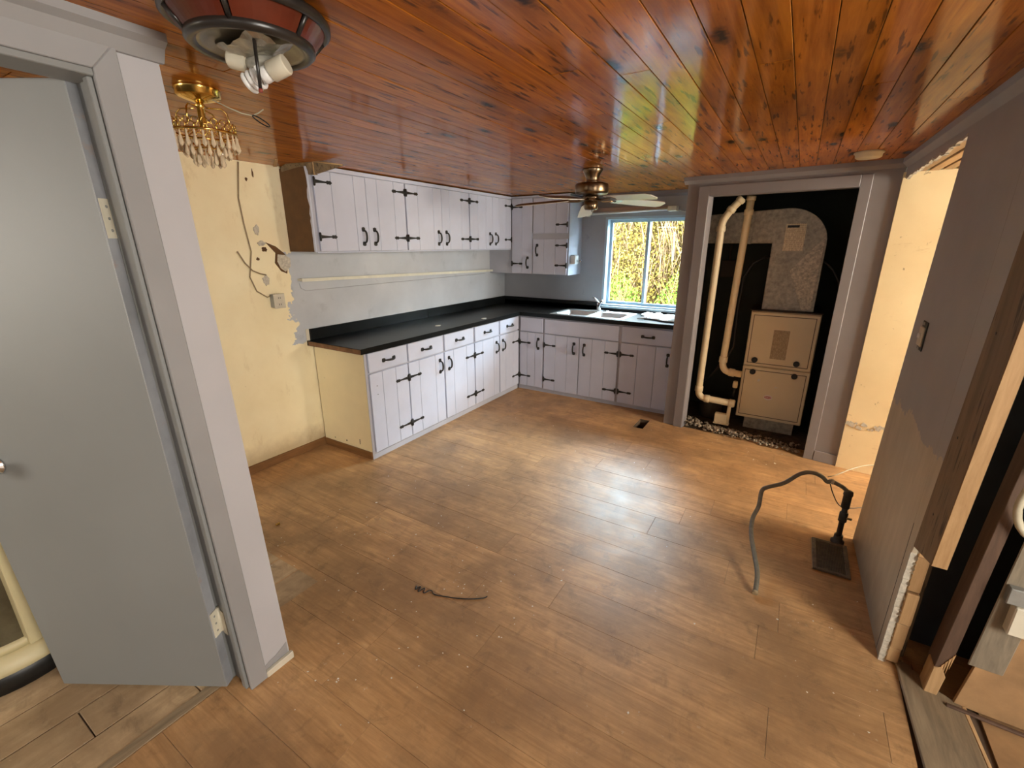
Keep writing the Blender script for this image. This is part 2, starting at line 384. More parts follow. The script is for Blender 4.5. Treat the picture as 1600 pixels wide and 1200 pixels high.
while y < -.5:
    y0, y1 = y, min(y+PW, -.5)
    ym = (y0+y1)/2
    xs, xe = (0.0 if ym > -4.36 else 1.60), (3.858 if ym < -3.1 else (5.2 if ym < -1.1 else (2.40 if y1 > -.86 else 3.76)))
    if ym > -2.75: xs = .50
    x = xs-random.random()*L*.9
    while x < xe:
        a, b = max(x, xs), min(x+L, xe)
        if b-a > .03:
            mb = MB(); cx, cy = (a+b)/2, ym
            for p in plank_pieces(a, b, y0, y1):
                q0, q1 = p[2], p[3]
                mb.box((p[0]+g, q0+g, -.013), (p[1]-g, q1-g, random.choice((0, -.0002, .0002))))
            me = mb.mesh('plank', 'floor', (cx, cy, 0), .0007)
            o = bpy.data.objects.new('plank', me); COL.objects.link(o); o.parent = floor; o.location = (cx, cy, 0)
        x += L
    y += PW
# softwood boards of the side room (run along y)
xs_ = [1.600, 1.42, 1.25, 1.085, .925, .76, .60, .43, .26, .09]
for i in range(len(xs_)-1):
    segs = [(-7.3, -5.6), (-5.6, -4.62), (-4.62, -4.36)] if i == 0 else [(-7.3, -5.2+.3*(i % 3)), (-5.2+.3*(i % 3), -4.0)]
    for y0, y1 in segs:
        mb = MB().box((xs_[i+1]+.002, y0+.002, -.013), (xs_[i]-.002, y1-.002, 0)); c = ((xs_[i]+xs_[i+1])/2, (y0+y1)/2, 0)
        me = mb.mesh('floorboard', 'plank', c, .002); o = bpy.data.objects.new('floorboard', me); COL.objects.link(o); o.parent = floor; o.location = c
mb = MB().box((1.555, -7.3, 0), (1.598, -4.56, .0035)); mb.build('threshold_strip', 'plank_worn', floor, .001)
# ------------------------------------------------------------------ ceiling
cs = MB().box((-.1, -7.6, H+.012), (6.1, .15, H+.12)); ceiling = struct(cs.build('ceiling', 'furn_dark'))
BW = .0975; x = 3.06-BW*34
k = 0
while x < 3.86:
    x0, x1 = max(x, 0.0), min(x+BW, 3.86)
    if x1-x0 > .01:
        y = -.0; first = True
        y = 0
        while y > -6.0:
            ln = random.uniform(1.5, 3.6)
            if k == 3+31: ln = random.uniform(1.2, 3)
            y2 = max(y-ln, -6.0)
            if x0 > 2.4 and first: y = -.86 if False else y
            me = MB().box((x0-(x0+x1)/2+.0011, y2+.001-(y+y2)/2, 0), (x1-(x0+x1)/2-.0011, y-.001-(y+y2)/2, .012)).mesh('ceiling_board', 'ceil', (0, 0, 0), .0012)
            o = bpy.data.objects.new('ceiling_board', me); COL.objects.link(o); o.parent = ceiling; o.location = ((x0+x1)/2, (y+y2)/2, H+random.choice((0, .0006, -.0006)))
            y = y2; first = False
    x += BW; k += 1
# ------------------------------------------------------------------ walls
struct(MB().box((-.12, -7.6, -.05), (0, .12, H+.02)).build('wall_left', 'wall_left'))
WX0, WX1, WZ0, WZ1 = 1.345, 2.29, .962, 1.94
mb = MB().box((0, 0, -.05), (WX0, .12, H+.02)).box((WX1, 0, -.05), (3.9, .12, H+.02)).box((WX0, 0, -.05), (WX1, .12, WZ0)).box((WX0, 0, WZ1), (WX1, .12, H+.02))
struct(mb.build('wall_back', 'wall_lilac'))
# closet front wall, slightly skewed: local x along it
CR = math.atan(-.139)
wc = struct(bpy.data.objects.new('wall_closet', None)); COL.objects.link(wc); wc.location = (2.376, -.872, 0); wc.rotation_euler = (0, 0, CR); wc['org'] = [0, 0, 0]
OX0, OX1, OZ = .180, 1.165, 2.025
MB().box((0, 0, 0), (OX0, .09, H)).box((OX1, 0, 0), (1.392, .09, H)).box((OX0, 0, OZ), (OX1, .09, H)).build('wall_panel', 'trim_lilac', wc)
cz = MB()
cz.box((OX0-.082, -.016, 0), (OX0, .0, OZ+.078)).build('casing', 'trim_lilac', wc, .003)
MB().box((OX1, -.011, 0), (OX1+.066, 0, OZ+.078)).build('casing', 'trim_lilac', wc, .003)
MB().box((OX0, -.016, OZ), (OX1, 0, OZ+.078)).build('casing', 'trim_lilac', wc, .003)
MB().box((OX0-.012, -.012, 0), (OX0+.004, .095, OZ)).build('jamb', 'trim_lilac', wc, .002)
MB().box((OX1+.066, -.014, 0), (1.39, 0, .085)).build('baseboard', 'trim_lilac', wc, .003)
mb = MB()
for pr_ in (((-.03, H), (-.03, H-.03), (0, H-.055), (0, H)),):
    mb.prism([(-.03, a, b) for a, b in pr_], (1.42, 0, 0))
    mb.prism([(a, .0, b) for a, b in pr_], (0, .85, 0))
mb.build('crown_moulding', 'trim_lilac', wc)
# left return of closet and inside faces
cl = MB().prism([(2.376, -.868, 0), (2.45, -.868, 0), (2.45, 0, 0), (2.376, 0, 0)], (0, 0, H)); struct(cl.build('wall_closet_side', 'trim_lilac'))
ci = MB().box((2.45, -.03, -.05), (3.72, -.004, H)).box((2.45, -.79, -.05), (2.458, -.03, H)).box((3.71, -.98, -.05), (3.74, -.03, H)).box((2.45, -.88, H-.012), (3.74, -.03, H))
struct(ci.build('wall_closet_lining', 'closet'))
# right wall with a rough opening at its far end
wr = struct(bpy.data.objects.new('wall_right', None)); COL.objects.link(wr); wr.location = (XR0, YR0, 0); wr.rotation_euler = (0, 0, math.atan(.0225)); wr['org'] = [0, 0, 0]
def S_(y): return YR0-y
jag = [(S_(-2.30), 2.095)]
random.seed(3)
for i in range(1, 24):
    t_ = i/24; jag.append((S_(-2.30)*(1-t_), 2.092-.035*t_+random.uniform(-.009, .009)))
outl = [(0, 0, H), (0, -S_(-3.0), H), (0, -S_(-3.0), 0), (0, -S_(-2.135), 0)]+[(0, -a, b) for a, b in jag]+[(0, 0, 2.055)]
mb = MB().prism([Vector(p) for p in outl], (.014, 0, 0)); mb.build('wall_panel', 'wall_right', wr)
MB().prism([(-.03, 0, H), (-.03, 0, H-.03), (0, 0, H-.055), (0, 0, H)], (0, -S_(-3.0), 0)).build('crown_moulding', 'wall_lilac', wr)
mb = MB()
for i in range(len(jag)-1):
    a, b = jag[i], jag[i+1]; d = random.uniform(.004, .013)
    mb.prism([(-.003, -a[0], a[1]-d), (-.003, -b[0], b[1]-d*.6), (-.003, -b[0], b[1]+.004), (-.003, -a[0], a[1]+.004)], (.016, 0, 0))
mb.build('torn_plaster_edge', 'plaster', wr)
# torn plaster edge on the corner between closet wall and cream wall
mb = MB(); z = 0.; prev = .012
while z < 2.05:
    z2 = min(z+random.uniform(.02, .07), 2.055); c_ = .006+.016*(z2/2.05)+random.uniform(-.004, .004)
    mb.prism([(1.385, -.012, z), (1.392+prev, -.012, z), (1.392+c_, -.012, z2), (1.385, -.012, z2)], (0, .05, 0)); prev = c_; z = z2
mb.build('torn_corner', 'trim_lilac', wc)
# cream wall of the next room
cw = struct(MB().prism([(3.745, -1.085, -.03), (6.0, -1.37, -.03), (6.0, -1.30, -.03), (3.745, -1.01, -.03)], (0, 0, 2.125)).build('wall_next_room', 'cream_wall'))
mb = MB(); random.seed(5)
for i in range(14):
    x_ = 3.757+i*.016+random.uniform(-.004, .004); z_ = .36+random.uniform(-.02, .02); y_ = -1.085-.126*(x_-3.745)
    r_ = random.uniform(.008, .02)
    mb.prism([(x_-r_, y_-.004, z_-r_*.5), (x_+r_*.5, y_-.004, z_-r_), (x_+r_, y_-.005, z_+r_*.3), (x_-r_*.3, y_-.004, z_+r_)], (0, .006, 0))
mb.build('plaster_scar', 'plaster', cw)
nc = struct(MB().box((3.80, -3.1, 2.12), (6.0, -1.0, 2.15)).build('ceiling_next_room', 'dust'))
for i in range(34):
    x_ = 3.80+i*.062
    me = MB().box((0, -1.98, 0), (.048, 0, .02)).mesh('lath', 'lath', (0, 0, 0), .002) if i == 0 else me
    o = bpy.data.objects.new('lath', me); COL.objects.link(o); o.parent = nc; o.location = (x_, -1.10-.126*(x_-3.745), 2.094+random.uniform(-.003, .003))
# partition with doorway on the left
PX = 1.704
wp = struct(bpy.data.objects.new('wall_partition', None)); COL.objects.link(wp); wp['org'] = [0, 0, 0]
DY0, DY1, DZ = -4.550, -5.22, 2.065
MB().prism([(PX, -4.345, 0), (PX, -4.402, H), (PX, DY0, H), (PX, -4.511, 0)], (1.60-PX, 0, 0)).box((1.60, DY1, 0), (PX, -7.5, H)).box((1.60, DY0, DZ+.0), (PX, DY1, H)).build('wall_panel', 'part_lilac', wp)
MB().prism([(PX, -4.450, 0), (PX, -4.515, 0), (PX, -4.556, DZ), (PX, -4.499, DZ+.07), ], (.014, 0, 0)).build('casing', 'casing_grey', wp, .002)
MB().prism([(PX, -4.499, DZ+.07), (PX, -4.556, DZ), (PX, -5.24, DZ), (PX, -5.30, DZ+.07)], (.014, 0, 0)).build('casing', 'casing_grey', wp, .002)
MB().box((PX, -5.24, 0), (PX+.014, -5.30, DZ+.07)).build('casing', 'casing_grey', wp, .002)
MB().prism([(PX+.006, -4.50, 0), (PX+.006, -4.5125, 0), (PX+.006, -4.554, DZ), (PX+.006, -4.50, DZ)], (1.598-PX-.006, 0, 0)).build('jamb', 'door_grey', wp, .002)
MB().box((1.598, -4.549, DZ-.016), (PX+.006, -5.22, DZ+.001)).build('jamb', 'door_grey', wp, .002)
MB().prism([(1.598, -4.48, 0), (1.598, -4.532, 0), (1.598, -4.552, DZ), (1.598, -4.48, DZ)], (-.03, 0, 0)).build('casing', 'door_grey', wp)
MB().prism([(1.668, -4.512, 0), (1.668, -4.524, 0), (1.668, -4.566, DZ-.016), (1.668, -4.554, DZ-.016)], (.028, 0, 0)).build('door_stop', 'door_grey', wp, .002)
MB().prism([(PX, -4.392, H), (PX+.05, -4.392, H), (PX+.05, -4.392, H-.02), (PX+.03, -4.392, H-.032), (PX+.012, -4.392, H-.062), (PX, -4.392, H-.062)], (0, -3.1, 0)).build('crown_moulding', 'casing_grey', wp)
MB().box((1.60, -4.39, H-.06), (PX+.012, -4.4, H)).build('crown_return', 'casing_grey', wp, .004)
MB().prism([(PX, -4.452, 0), (PX, -4.338, 0), (PX, -4.338, .034), (PX, -4.452, .028)], (.018, 0, 0)).build('baseboard_stub', 'offwhite', wp, .003)
MB().prism([(PX, -4.452, .03), (PX, -4.352, .036), (PX, -4.352, .085), (PX, -4.37, .075), (PX, -4.40, .06), (PX, -4.43, .055), (PX, -4.452, .045)], (.0015, 0, 0)).build('bare_patch', 'casing_grey', wp)
# unseen shell
sh = MB().box((6.0, -7.6, -.05), (6.12, .1, H+.02))
struct(sh.build('wall_east', 'part_lilac'))
struct(MB().box((-.1, -7.6, -.05), (6.1, -7.5, H+.02)).build('wall_south', 'part_lilac'))
# baseboard of the nook
struct(MB().box((0, -4.3, 0), (.014, -2.885, .064)).build('baseboard_left', 'basewood', None, .002))
mb = MB().prism([(1.05, 0, H), (1.05, -.03, H), (1.05, -.03, H-.03), (1.05, 0, H-.055)], (1.33, 0, 0)); struct(mb.build('trim_1', 'trim_lilac'))

# ------------------------------------------------------------------ cabinets (local frame: x along, -y out of the front, z up)
def strap_mesh():
    mb = MB(); mb.tube([(0, -.004, -.03), (0, -.004, .03)], .0062, 8)
    mb.box((-.006, -.003, -.024), (.012, 0, .024))
    pts = [(.004, .013), (.03, .010), (.085, .0055), (.100, .0055), (.104, .011), (.112, .0125), (.122, .010), (.130, .0135), (.138, .008), (.147, 0)]
    poly = [(a, 0, b) for a, b in pts]+[(a, 0, -b) for a, b in reversed(pts[:-1])]
    mb.prism([(p[0], -.0045, p[2]) for p in poly], (0, .0045, 0))
    for a in (.045, .115): mb.lathe([(.004, 0), (.003, .002)], (a, -.0045, 0), 6, Matrix.Rotation(math.radians(90), 4, 'X'))
    return mb.mesh('strap_hinge', 'iron')
def pull_mesh():
    mb = MB()
    for s in (-1, 1):
        mb.prism([(-.011, 0, s*.037), (.011, 0, s*.037), (.016, 0, s*.048), (.015, 0, s*.066), (0, 0, s*.071), (-.015, 0, s*.066), (-.016, 0, s*.048)], (0, -.004, 0))
    pts = []; rr = []
    for i in range(15):
        t_ = i/14; a = math.pi*t_
        pts.append((.0, -.003-.034*math.sin(a)**.62 if 0 < i < 14 else -.002, -.046*math.cos(a))); rr.append(.0052+.0028*math.sin(a))
    mb.tube(pts, rr, 8)
    return mb.mesh('pull_handle', 'iron')
HINGE, PULL = strap_mesh(), pull_mesh()
def add_door(root, x0, x1, z0, z1, hinge=None, pull=None, cuts=(.30, .74), hz=(.12, .12), pz=None, mat='cab', holes=None):
    d = MB().box((x0+.002, -.006, z0+.002), (x1-.002, 0, z1-.002)).build('door', mat, root)
    fr = [0]+list(cuts)+[1]
    for a, b in zip(fr, fr[1:]):
        bx0, bx1 = x0+(x1-x0)*a, x0+(x1-x0)*b
        MB().box((bx0+(.0012 if a else 0), -.019, z0), (bx1-(.0012 if b < 1 else 0), -.006, z1)).build('board', mat, d, .0022)
    if hinge:
        for z in (z0+hz[0], z1-hz[1]):
            if hinge == 'L': inst('strap_hinge', HINGE, d, (x0, -.0195, z))
            else: inst('strap_hinge', HINGE, d, (x1, -.0195, z), (0, math.pi, 0)).scale = (1, 1, 1)
    if pull:
        inst('pull_handle', PULL, d, ((x1-.055) if pull == 'R' else (x0+.055), -.019, pz))
    if holes:
        for hx, hz_ in holes: MB().lathe([(.004, 0), (.0035, .002)], (hx, -.0188, hz_), 8, Matrix.Rotation(math.radians(90), 4, 'X')).build('screw_hole', 'iron', d)
    return d
# a hinge turned about z would look inwards: build a mirrored copy for right-hung doors
HINGE_R = HINGE.copy()
for v_ in HINGE_R.vertices: v_.co.x = -v_.co.x
HINGE_R.flip_normals()
def _fix():
    for o in bpy.data.objects:
        if o.data == HINGE and abs(o.rotation_euler.y) > 1: o.data = HINGE_R; o.rotation_euler = (0, 0, 0)
def add_drawer(root, x0, x1, z0, z1, pull=True, mat='cab'):
    d = MB().box((x0, -.019, z0), (x1, 0, z1)).build('drawer', mat, root, .003)
    if pull: inst('pull_handle', PULL, d, ((x0+x1)/2, -.019, (z0+z1)/2-.004), (0, math.radians(90), 0))
    return d
BG = 'white board-door base cabinets with black iron straps'
RL = math.radians(90)
def base_left(y0, y1, label):
    r = thing('base_cabinet', (.598, y0, 0), label, 'cabinet', BG, RL, True); w_ = y1-y0
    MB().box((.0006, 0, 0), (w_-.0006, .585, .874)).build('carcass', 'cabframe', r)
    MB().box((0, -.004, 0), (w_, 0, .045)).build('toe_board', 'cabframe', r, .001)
    return r, w_
yA, yB, yC, yD = -2.885, -2.462, -1.527, -.662
r, w_ = base_left(yA, yB, 'white base cabinet at the open left end, cream side panel and one door without handle')
MB().box((-.012, 0, 0), (0, .585, .874)).build('end_panel', 'cream_panel', r, .001, 'cream painted side panel')
MB().box((-.022, .004, 0), (-.012, .575, .062)).build('base_strip', 'basewood', r, .001)
MB().box((-.013, -.002, 0), (0, .002, .86)).build('face_edge', 'cabframe', r)
for a in ((.14, .10, .006, .045), (.30, .09, .012, .012), (.45, .085, .008, .010)): MB().box((-.0128, a[0], a[1]), (-.0118, a[0]+a[2], a[1]+a[3])).build('scuff_mark', 'iron', r)
add_drawer(r, .012, .418, .716, .866)
add_door(r, .012, .418, .058, .703, 'R', None, (.31, .66), holes=((.075, .60), (.077, .53)))
r, w_ = base_left(yB, yC, 'white base cabinet in the middle of the left run, two drawers over two doors')
add_drawer(r, .012, .452, .716, .866); add_drawer(r, .478, .918, .716, .866)
add_door(r, .006, .455, .058, .703, 'L', 'R', (.28, .74), pz=.59); add_door(r, .472, .926, .058, .703, 'R', 'L', (.28, .72), pz=.59)
r, w_ = base_left(yC, yD, 'white base cabinet at the inner corner of the left run, partly in shadow')
add_drawer(r, .012, .445, .716, .866); add_drawer(r, .470, .858, .716, .866)
add_door(r, .006, .448, .058, .703, 'L', 'R', (.30, .76), pz=.59); add_door(r, .466, .860, .058, .703, 'R', 'L', (.3, .7), pz=.59)
BG2 = 'white board-door base cabinets with black iron straps'
def base_back(x0, x1, label):
    r = thing('base_cabinet', (x0, -.640, 0), label, 'cabinet', BG2, 0, True); w_ = x1-x0
    return r, w_
r, w_ = base_back(.60, .937, 'narrow shaded base cabinet beside the inner corner, plain panel over one slim door')
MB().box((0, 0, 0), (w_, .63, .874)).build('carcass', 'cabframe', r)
add_drawer(r, .035, .325, .70, .858, False); add_door(r, .030, .327, .052, .688, 'L', 'R', (.33, .67), pz=.57)
r, w_ = base_back(.937, 1.814, 'wide base cabinet under the steel sink, long plain panel over two doors')
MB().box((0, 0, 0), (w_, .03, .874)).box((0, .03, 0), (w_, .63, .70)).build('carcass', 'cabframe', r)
add_drawer(r, .012, .862, .70, .858, False)
d_ = add_door(r, .010, .430, .046, .688, 'L', 'R', (.33, .67), pz=.565, mat='cab'); add_door(r, .440, .866, .046, .688, 'R', 'L', (.33, .67), pz=.565)
r, w_ = base_back(1.814, 2.374, 'base cabinet beside the furnace closet, one wide drawer over one wide door')
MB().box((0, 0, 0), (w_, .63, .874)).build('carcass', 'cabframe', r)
add_drawer(r, .022, .55, .70, .858); add_door(r, .018, .55, .046, .688, 'L', 'R', (.33, .67), pz=.565)
# ---- upper cabinets
UG = 'white wall cabinets with black iron straps'
def upper_left(y0, y1, label):
    r = thing('wall_cabinet', (.306, y0, 1.598), label, 'cabinet', UG, RL, True); w_ = y1-y0
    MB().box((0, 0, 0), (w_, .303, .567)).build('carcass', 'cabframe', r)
    MB().box((0, -.016, .545), (w_, .0, .574)).build('top_rail', 'cab', r, .002)
    MB().box((0, -.010, -.008), (w_, .012, .0)).build('bottom_rail', 'cab', r, .001)
    return r, w_
def pair(r, w_, lo=.004, mid=None, c1=(.31, .75), c2=(.27, .70)):
    mid = mid or w_/2
    add_door(r, lo, mid-.002, .004, .540, 'L', 'R', c1, (.10, .07), .11); add_door(r, mid+.002, w_-.008, .004, .540, 'R', 'L', c2, (.10, .07), .11)
r, w_ = upper_left(-2.973, -2.070, 'white wall cabinet with the bare brown end panel, nearest of the left row')
MB().box((-.010, .004, 0), (0, .303, .565)).build('end_panel', 'brown_panel', r, .001, 'bare brown end panel')
mb = MB(); random.seed(11); z = 0; pv = .012
while z < .56:
    z2 = min(z+random.uniform(.02, .06), .56); c_ = random.uniform(.004, .020)
    mb.prism([(-.0115, -.004, z), (-.0115, pv, z), (-.0115, c_, z2), (-.0115, -.004, z2)], (.0115, 0, 0)); pv = c_; z = z2
mb.build('torn_paint_edge', 'cab', r)
pair(r, w_, .026, .478)
r, w_ = upper_left(-2.070, -1.165, 'white wall cabinet in the middle of the left row over the shelf')
pair(r, w_, .008, .47)
r, w_ = upper_left(-1.165, -.352, 'white wall cabinet at the far end of the left row by the corner')
pair(r, w_, .008, .42, (.33, .7), (.33, .7))
r = thing('wall_cabinet', (0, -.340, 1.317), 'shaded tall wall cabinet in the corner with one full-height narrow door', 'cabinet', UG, 0, True)
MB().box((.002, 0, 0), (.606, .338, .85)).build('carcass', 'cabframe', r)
MB().box((.31, -.012, .835), (.606, 0, .855)).build('top_rail', 'cab', r, .002)
add_door(r, .335, .603, .006, .83, 'L', 'R', (.5,), (.11, .09), .13)
r = thing('wall_cabinet', (.606, -.340, 1.317), 'shaded wall cabinet beside the window with two stacked square doors', 'cabinet', UG, 0, True)
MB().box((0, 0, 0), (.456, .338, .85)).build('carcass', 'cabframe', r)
MB().box((-.01, -.006, .835), (.456, .33, .857)).build('top_rail', 'cab', r, .002)
add_door(r, .012, .440, .006, .392, 'R', 'L', (.33, .67), (.10, .07), .27); add_door(r, .012, .440, .452, .825, 'R', None, (.33, .67), (.09, 2.2), None)
_fix()
for o in list(bpy.data.objects):   # the upper stacked door shows one strap only
    if o.data == HINGE_R and o.location.z < 0: bpy.data.objects.remove(o)
# ------------------------------------------------------------------ counter, sink
ct = thing('worktop', (.3, -1.5, .874), 'black laminate L-shaped worktop with raw brown left end', 'worktop')
SX0, SX1, SY0, SY1 = 1.0, 1.80, -.60, -.13
mb = MB().box((.002, -2.945, .874), (.632, -.668, .914)).box((.002, -.668, .874), (SX0, -.003, .914)).box((SX1, -.668, .874), (2.374, -.003, .914)).box((SX0, -.668, .874), (SX1, SY0, .914)).box((SX0, SY1, .874), (SX1, -.003, .914))
mb.build('slab', 'counter', ct)
MB().box((.022, -2.950, .876), (.63, -2.945, .910)).build('raw_end', 'rawedge', ct, .001, 'raw brown chipboard end')
MB().box((.632, -2.945, .874), (.6345, -.668, .916)).build('front_edge', 'counter', ct, .0008)
MB().box((.632, -.668, .874), (2.374, -.671, .916)).build('front_edge', 'counter', ct, .0008)
MB().box((.002, -2.915, .914), (.022, -1.53, 1.004)).build('backsplash', 'counter', ct, .002)
MB().box((.002, -1.527, .914), (.022, -.024, 1.004)).build('backsplash', 'counter', ct, .002)
MB().box((.002, -.024, .914), (WX1+.08, -.003, 1.004 if False else .962)).box((.002, -.024, .914), (WX0, -.003, 1.004)).build('backsplash', 'counter', ct)
MB().box((.001, -2.945, .885), (.006, -2.917, 1.004)).build('filler_strip', 'offwhite', ct, .001)
mb = MB()
sk = thing('kitchen_sink', ((SX0+SX1)/2, -.36, .914), 'double-bowl stainless steel sink set into the black worktop below the window', 'sink')
def bowl(x0, x1):
    b = MB(); n = 6
    def ring(ins, z, r_):
        pts = []
        for cx, cy, a0 in ((x1-ins-r_, SY1-.075-ins-r_, 0), (x0+ins+r_, SY1-.075-ins-r_, 90), (x0+ins+r_, SY0+.035+ins+r_, 180), (x1-ins-r_, SY0+.035+ins+r_, 270)):
            for i in range(n+1):
                a = math.radians(a0+90*i/n); pts.append((cx+r_*math.cos(a), cy+r_*math.sin(a), z))
        return pts
    rs = [ring(0, .9175, .05), ring(.012, .905, .045), ring(.02, .78, .045), ring(.05, .765, .04)]
    m = len(rs[0]); vs = sum(rs, []); fs = [(i*m+k, i*m+(k+1) % m, (i+1)*m+(k+1) % m, (i+1)*m+k) for i in range(3) for k in range(m)]+[tuple(3*m+k for k in range(m))]
    b.add(vs, fs, True); return b
xm = (SX0+SX1)/2
bowl(SX0+.03, xm-.012).build('bowl', 'steel', sk); bowl(xm+.012, SX1-.03).build('bowl', 'steel', sk)
mb = MB(); X = [SX0-.015, SX0+.03, xm-.012, xm+.012, SX1-.03, SX1+.015]; Y = [SY0-.015, SY0+.035, SY1-.075, SY1+.015]
for i in range(5):
    for j in range(3):
        if j == 1 and i in (1, 3): continue
        mb.box((X[i], Y[j], .9142), (X[i+1], Y[j+1], .9178))
mb.build('rim', 'steel', sk)
for cx in ((SX0+.03+xm-.012)/2, (SX1-.03+xm+.012)/2): MB().lathe([(.04, 0), (.042, .004), (.02, .002)], (cx, -.36, .766), 16).build('drain', 'chrome', sk)
fa = thing('faucet', (xm-.03, -.135, .9178), 'chrome single-lever faucet behind the double sink', 'faucet')
fx, fy, fz = xm-.03, -.135, .9178
MB().prism([(fx-.11, fy-.025, fz), (fx+.11, fy-.025, fz), (fx+.125, fy, fz), (fx+.11, fy+.025, fz), (fx-.11, fy+.025, fz), (fx-.125, fy, fz)], (0, 0, .012)).build('base_plate', 'chrome', fa, .004)
MB().lathe([(.026, .0), (.024, .05), (.026, .075), (.018, .09)], (fx, fy, fz+.01), 16).build('body', 'chrome', fa)
MB().tube([(fx, fy-.01, fz+.05), (fx+.05, fy-.08, fz+.105), (fx+.09, fy-.15, fz+.14), (fx+.10, fy-.172, fz+.135), (fx+.102, fy-.178, fz+.11)], [.015, .013, .012, .012, .012], 10).build('spout', 'chrome', fa)
MB().tube([(fx, fy, fz+.09), (fx-.03, fy-.01, fz+.125), (fx-.07, fy-.02, fz+.165)], [.013, .010, .007], 8).build('lever', 'chrome', fa)
# cloth on the worktop
random.seed(21)
mb = MB(); n = 16; vs = []
for i in range(n):
    for j in range(n):
        u, v = i/(n-1), j/(n-1); e = min(u, v, 1-u, 1-v)
        hgt = .008+min(1, e*6)*(.022+.016*math.sin(u*17+v*4)*math.cos(v*13-u*3)+random.uniform(-.006, .006))
        vs.append((1.93+.40*u+.05*math.sin(v*5), -.50+.36*v+.04*math.sin(u*6), .915+max(.003, hgt)))
mb.add(vs, [(i*n+j, (i+1)*n+j, (i+1)*n+j+1, i*n+j+1) for i in range(n-1) for j in range(n-1)], True)
clo = mb.build('dish_cloth', 'cloth'); tag(clo, 'crumpled white cloth with dark print lying right of the sink', 'cloth')
m_ = clo.modifiers.new('thick', 'SOLIDIFY'); m_.thickness = .006; m_.offset = 1
# chips of paint on the worktop
for i, (a, b, lab) in enumerate(((.44, -1.86, 'pale paint chip lying mid worktop, nearer the open end'), (.56, -1.28, 'larger pale paint chip near the worktop front edge by the corner'))):
    r_ = .028+.01*i; mb = MB(); pts = [(a+r_*random.uniform(.5, 1)*math.cos(k*1.05), b+r_*1.5*random.uniform(.5, 1)*math.sin(k*1.05), .9145) for k in range(6)]
    o = mb.prism(pts, (0, 0, .003)).build('paint_chip', 'chip'); tag(o, lab, 'paint chip')
# shelf under the left wall cabinets
sh_ = thing('wall_shelf', (.0, -1.6, 1.36), 'thin cream ledge along the lilac wall under the left wall cabinets', 'shelf')
P0, P1 = (-2.955, 1.395), (-.36, 1.350)
mb = MB().prism([(0, P0[0], P0[1]-.012), (.055, P0[0]+.0, P0[1]-.012), (.055, P0[0], P0[1]+.003), (0, P0[0], P0[1]+.003)], (0, P1[0]-P0[0], P1[1]-P0[1])); mb.build('board', 'offwhite', sh_, .002)
mb = MB().prism([(.055, P0[0], P0[1]-.018), (.060, P0[0], P0[1]-.018), (.060, P0[0], P0[1]+.006), (.055, P0[0], P0[1]+.006)], (0, P1[0]-P0[0], P1[1]-P0[1])); mb.build('front_lip', 'shelfwhite', sh_)
MB().tube([(.003, P0[0]+.01, P0[1]-.03), (.004, P0[0]+.02, P0[1]-.07), (.004, P0[0]+.06, P0[1]-.092), (.004, -.45, 1.312)], .0022, 5).build('shelf_shadow_line', 'wall_lilac', sh_)  # darker tube drawn as the shadow the ledge casts on the wall
# ------------------------------------------------------------------ window
wn = grp_struct('window_1', ((WX0+WX1)/2, 0, WZ0))
fr = MB()
mb = MB().box((WX0, -.004, WZ0), (WX0+.028, .12, WZ1)).box((WX1-.028, -.004, WZ0), (WX1, .12, WZ1)).box((WX0+.028, -.004, WZ1-.025), (WX1-.028, .12, WZ1)).box((WX0+.028, -.004, WZ0), (WX1-.028, .12, WZ0+.022))
mb.build('frame', 'white_blue', wn)
MB().box((WX0-.01, -.035, WZ0-.018), (WX1+.03, .02, WZ0+.006)).build('sill', 'white_blue', wn, .003)
xm_ = 1.815
for a, b, yy in ((WX0+.028, xm_+.018, .085), (xm_-.018, WX1-.028, .055)):
    s_ = MB().box((a, yy, WZ0+.022), (a+.03, yy+.025, WZ1-.025)).box((b-.03, yy, WZ0+.022), (b, yy+.025, WZ1-.025)).box((a+.03, yy, WZ0+.022), (b-.03, yy+.025, WZ0+.052)).box((a+.03, yy, WZ1-.055), (b-.03, yy+.025, WZ1-.025)).build('sash', 'white_blue', wn)
    MB().box((a+.028, yy+.010, WZ0+.05), (b-.028, yy+.014, WZ1-.053)).build('pane', 'glass', s_)
# lamp strip above the window
lt = thing('tube_light', (1.6, -.05, 1.96), 'slim fluorescent strip light fixed above the kitchen window', 'light')
MB().box((1.20, -.055, 1.99), (2.02, -.0005, 2.035)).build('housing', 'pinkwood', lt, .003)
MB().tube([(1.17, -.065, 1.972), (2.02, -.065, 1.998)], .013, 10).build('tube', 'white', lt)
for a, z in ((2.03, 1.998), (1.16, 1.972)): MB().box((a-.0 if a > 2 else a-.03, -.09, z-.022), (a+.09 if a > 2 else a, -.0005, z+.028)).build('end_cap', 'offwhite', lt, .004)
MB().tube([(2.11, -.05, 1.99), (2.20, -.02, 1.965), (2.30, -.01, 1.94), (2.37, -.006, 1.93)], .003, 5).build('cable', 'wire_pale', lt)
# metal box on the wall cabinet side
bx = thing('timer_box', (1.064, -.25, 1.42), 'small grey metal switch box on the side of the wall cabinet by the window', 'switch box')
MB().box((1.063, -.30, 1.44), (1.125, -.20, 1.53)).build('box', 'steel', bx, .004)
MB().box((1.063, -.29, 1.53), (1.11, -.21, 1.538)).build('lid', 'boxgrey', bx, .002)
MB().tube([(1.125, -.25, 1.475), (1.160, -.25, 1.472), (1.175, -.25, 1.465)], [.012, .009, .012], 8).build('knob', 'chrome', bx)
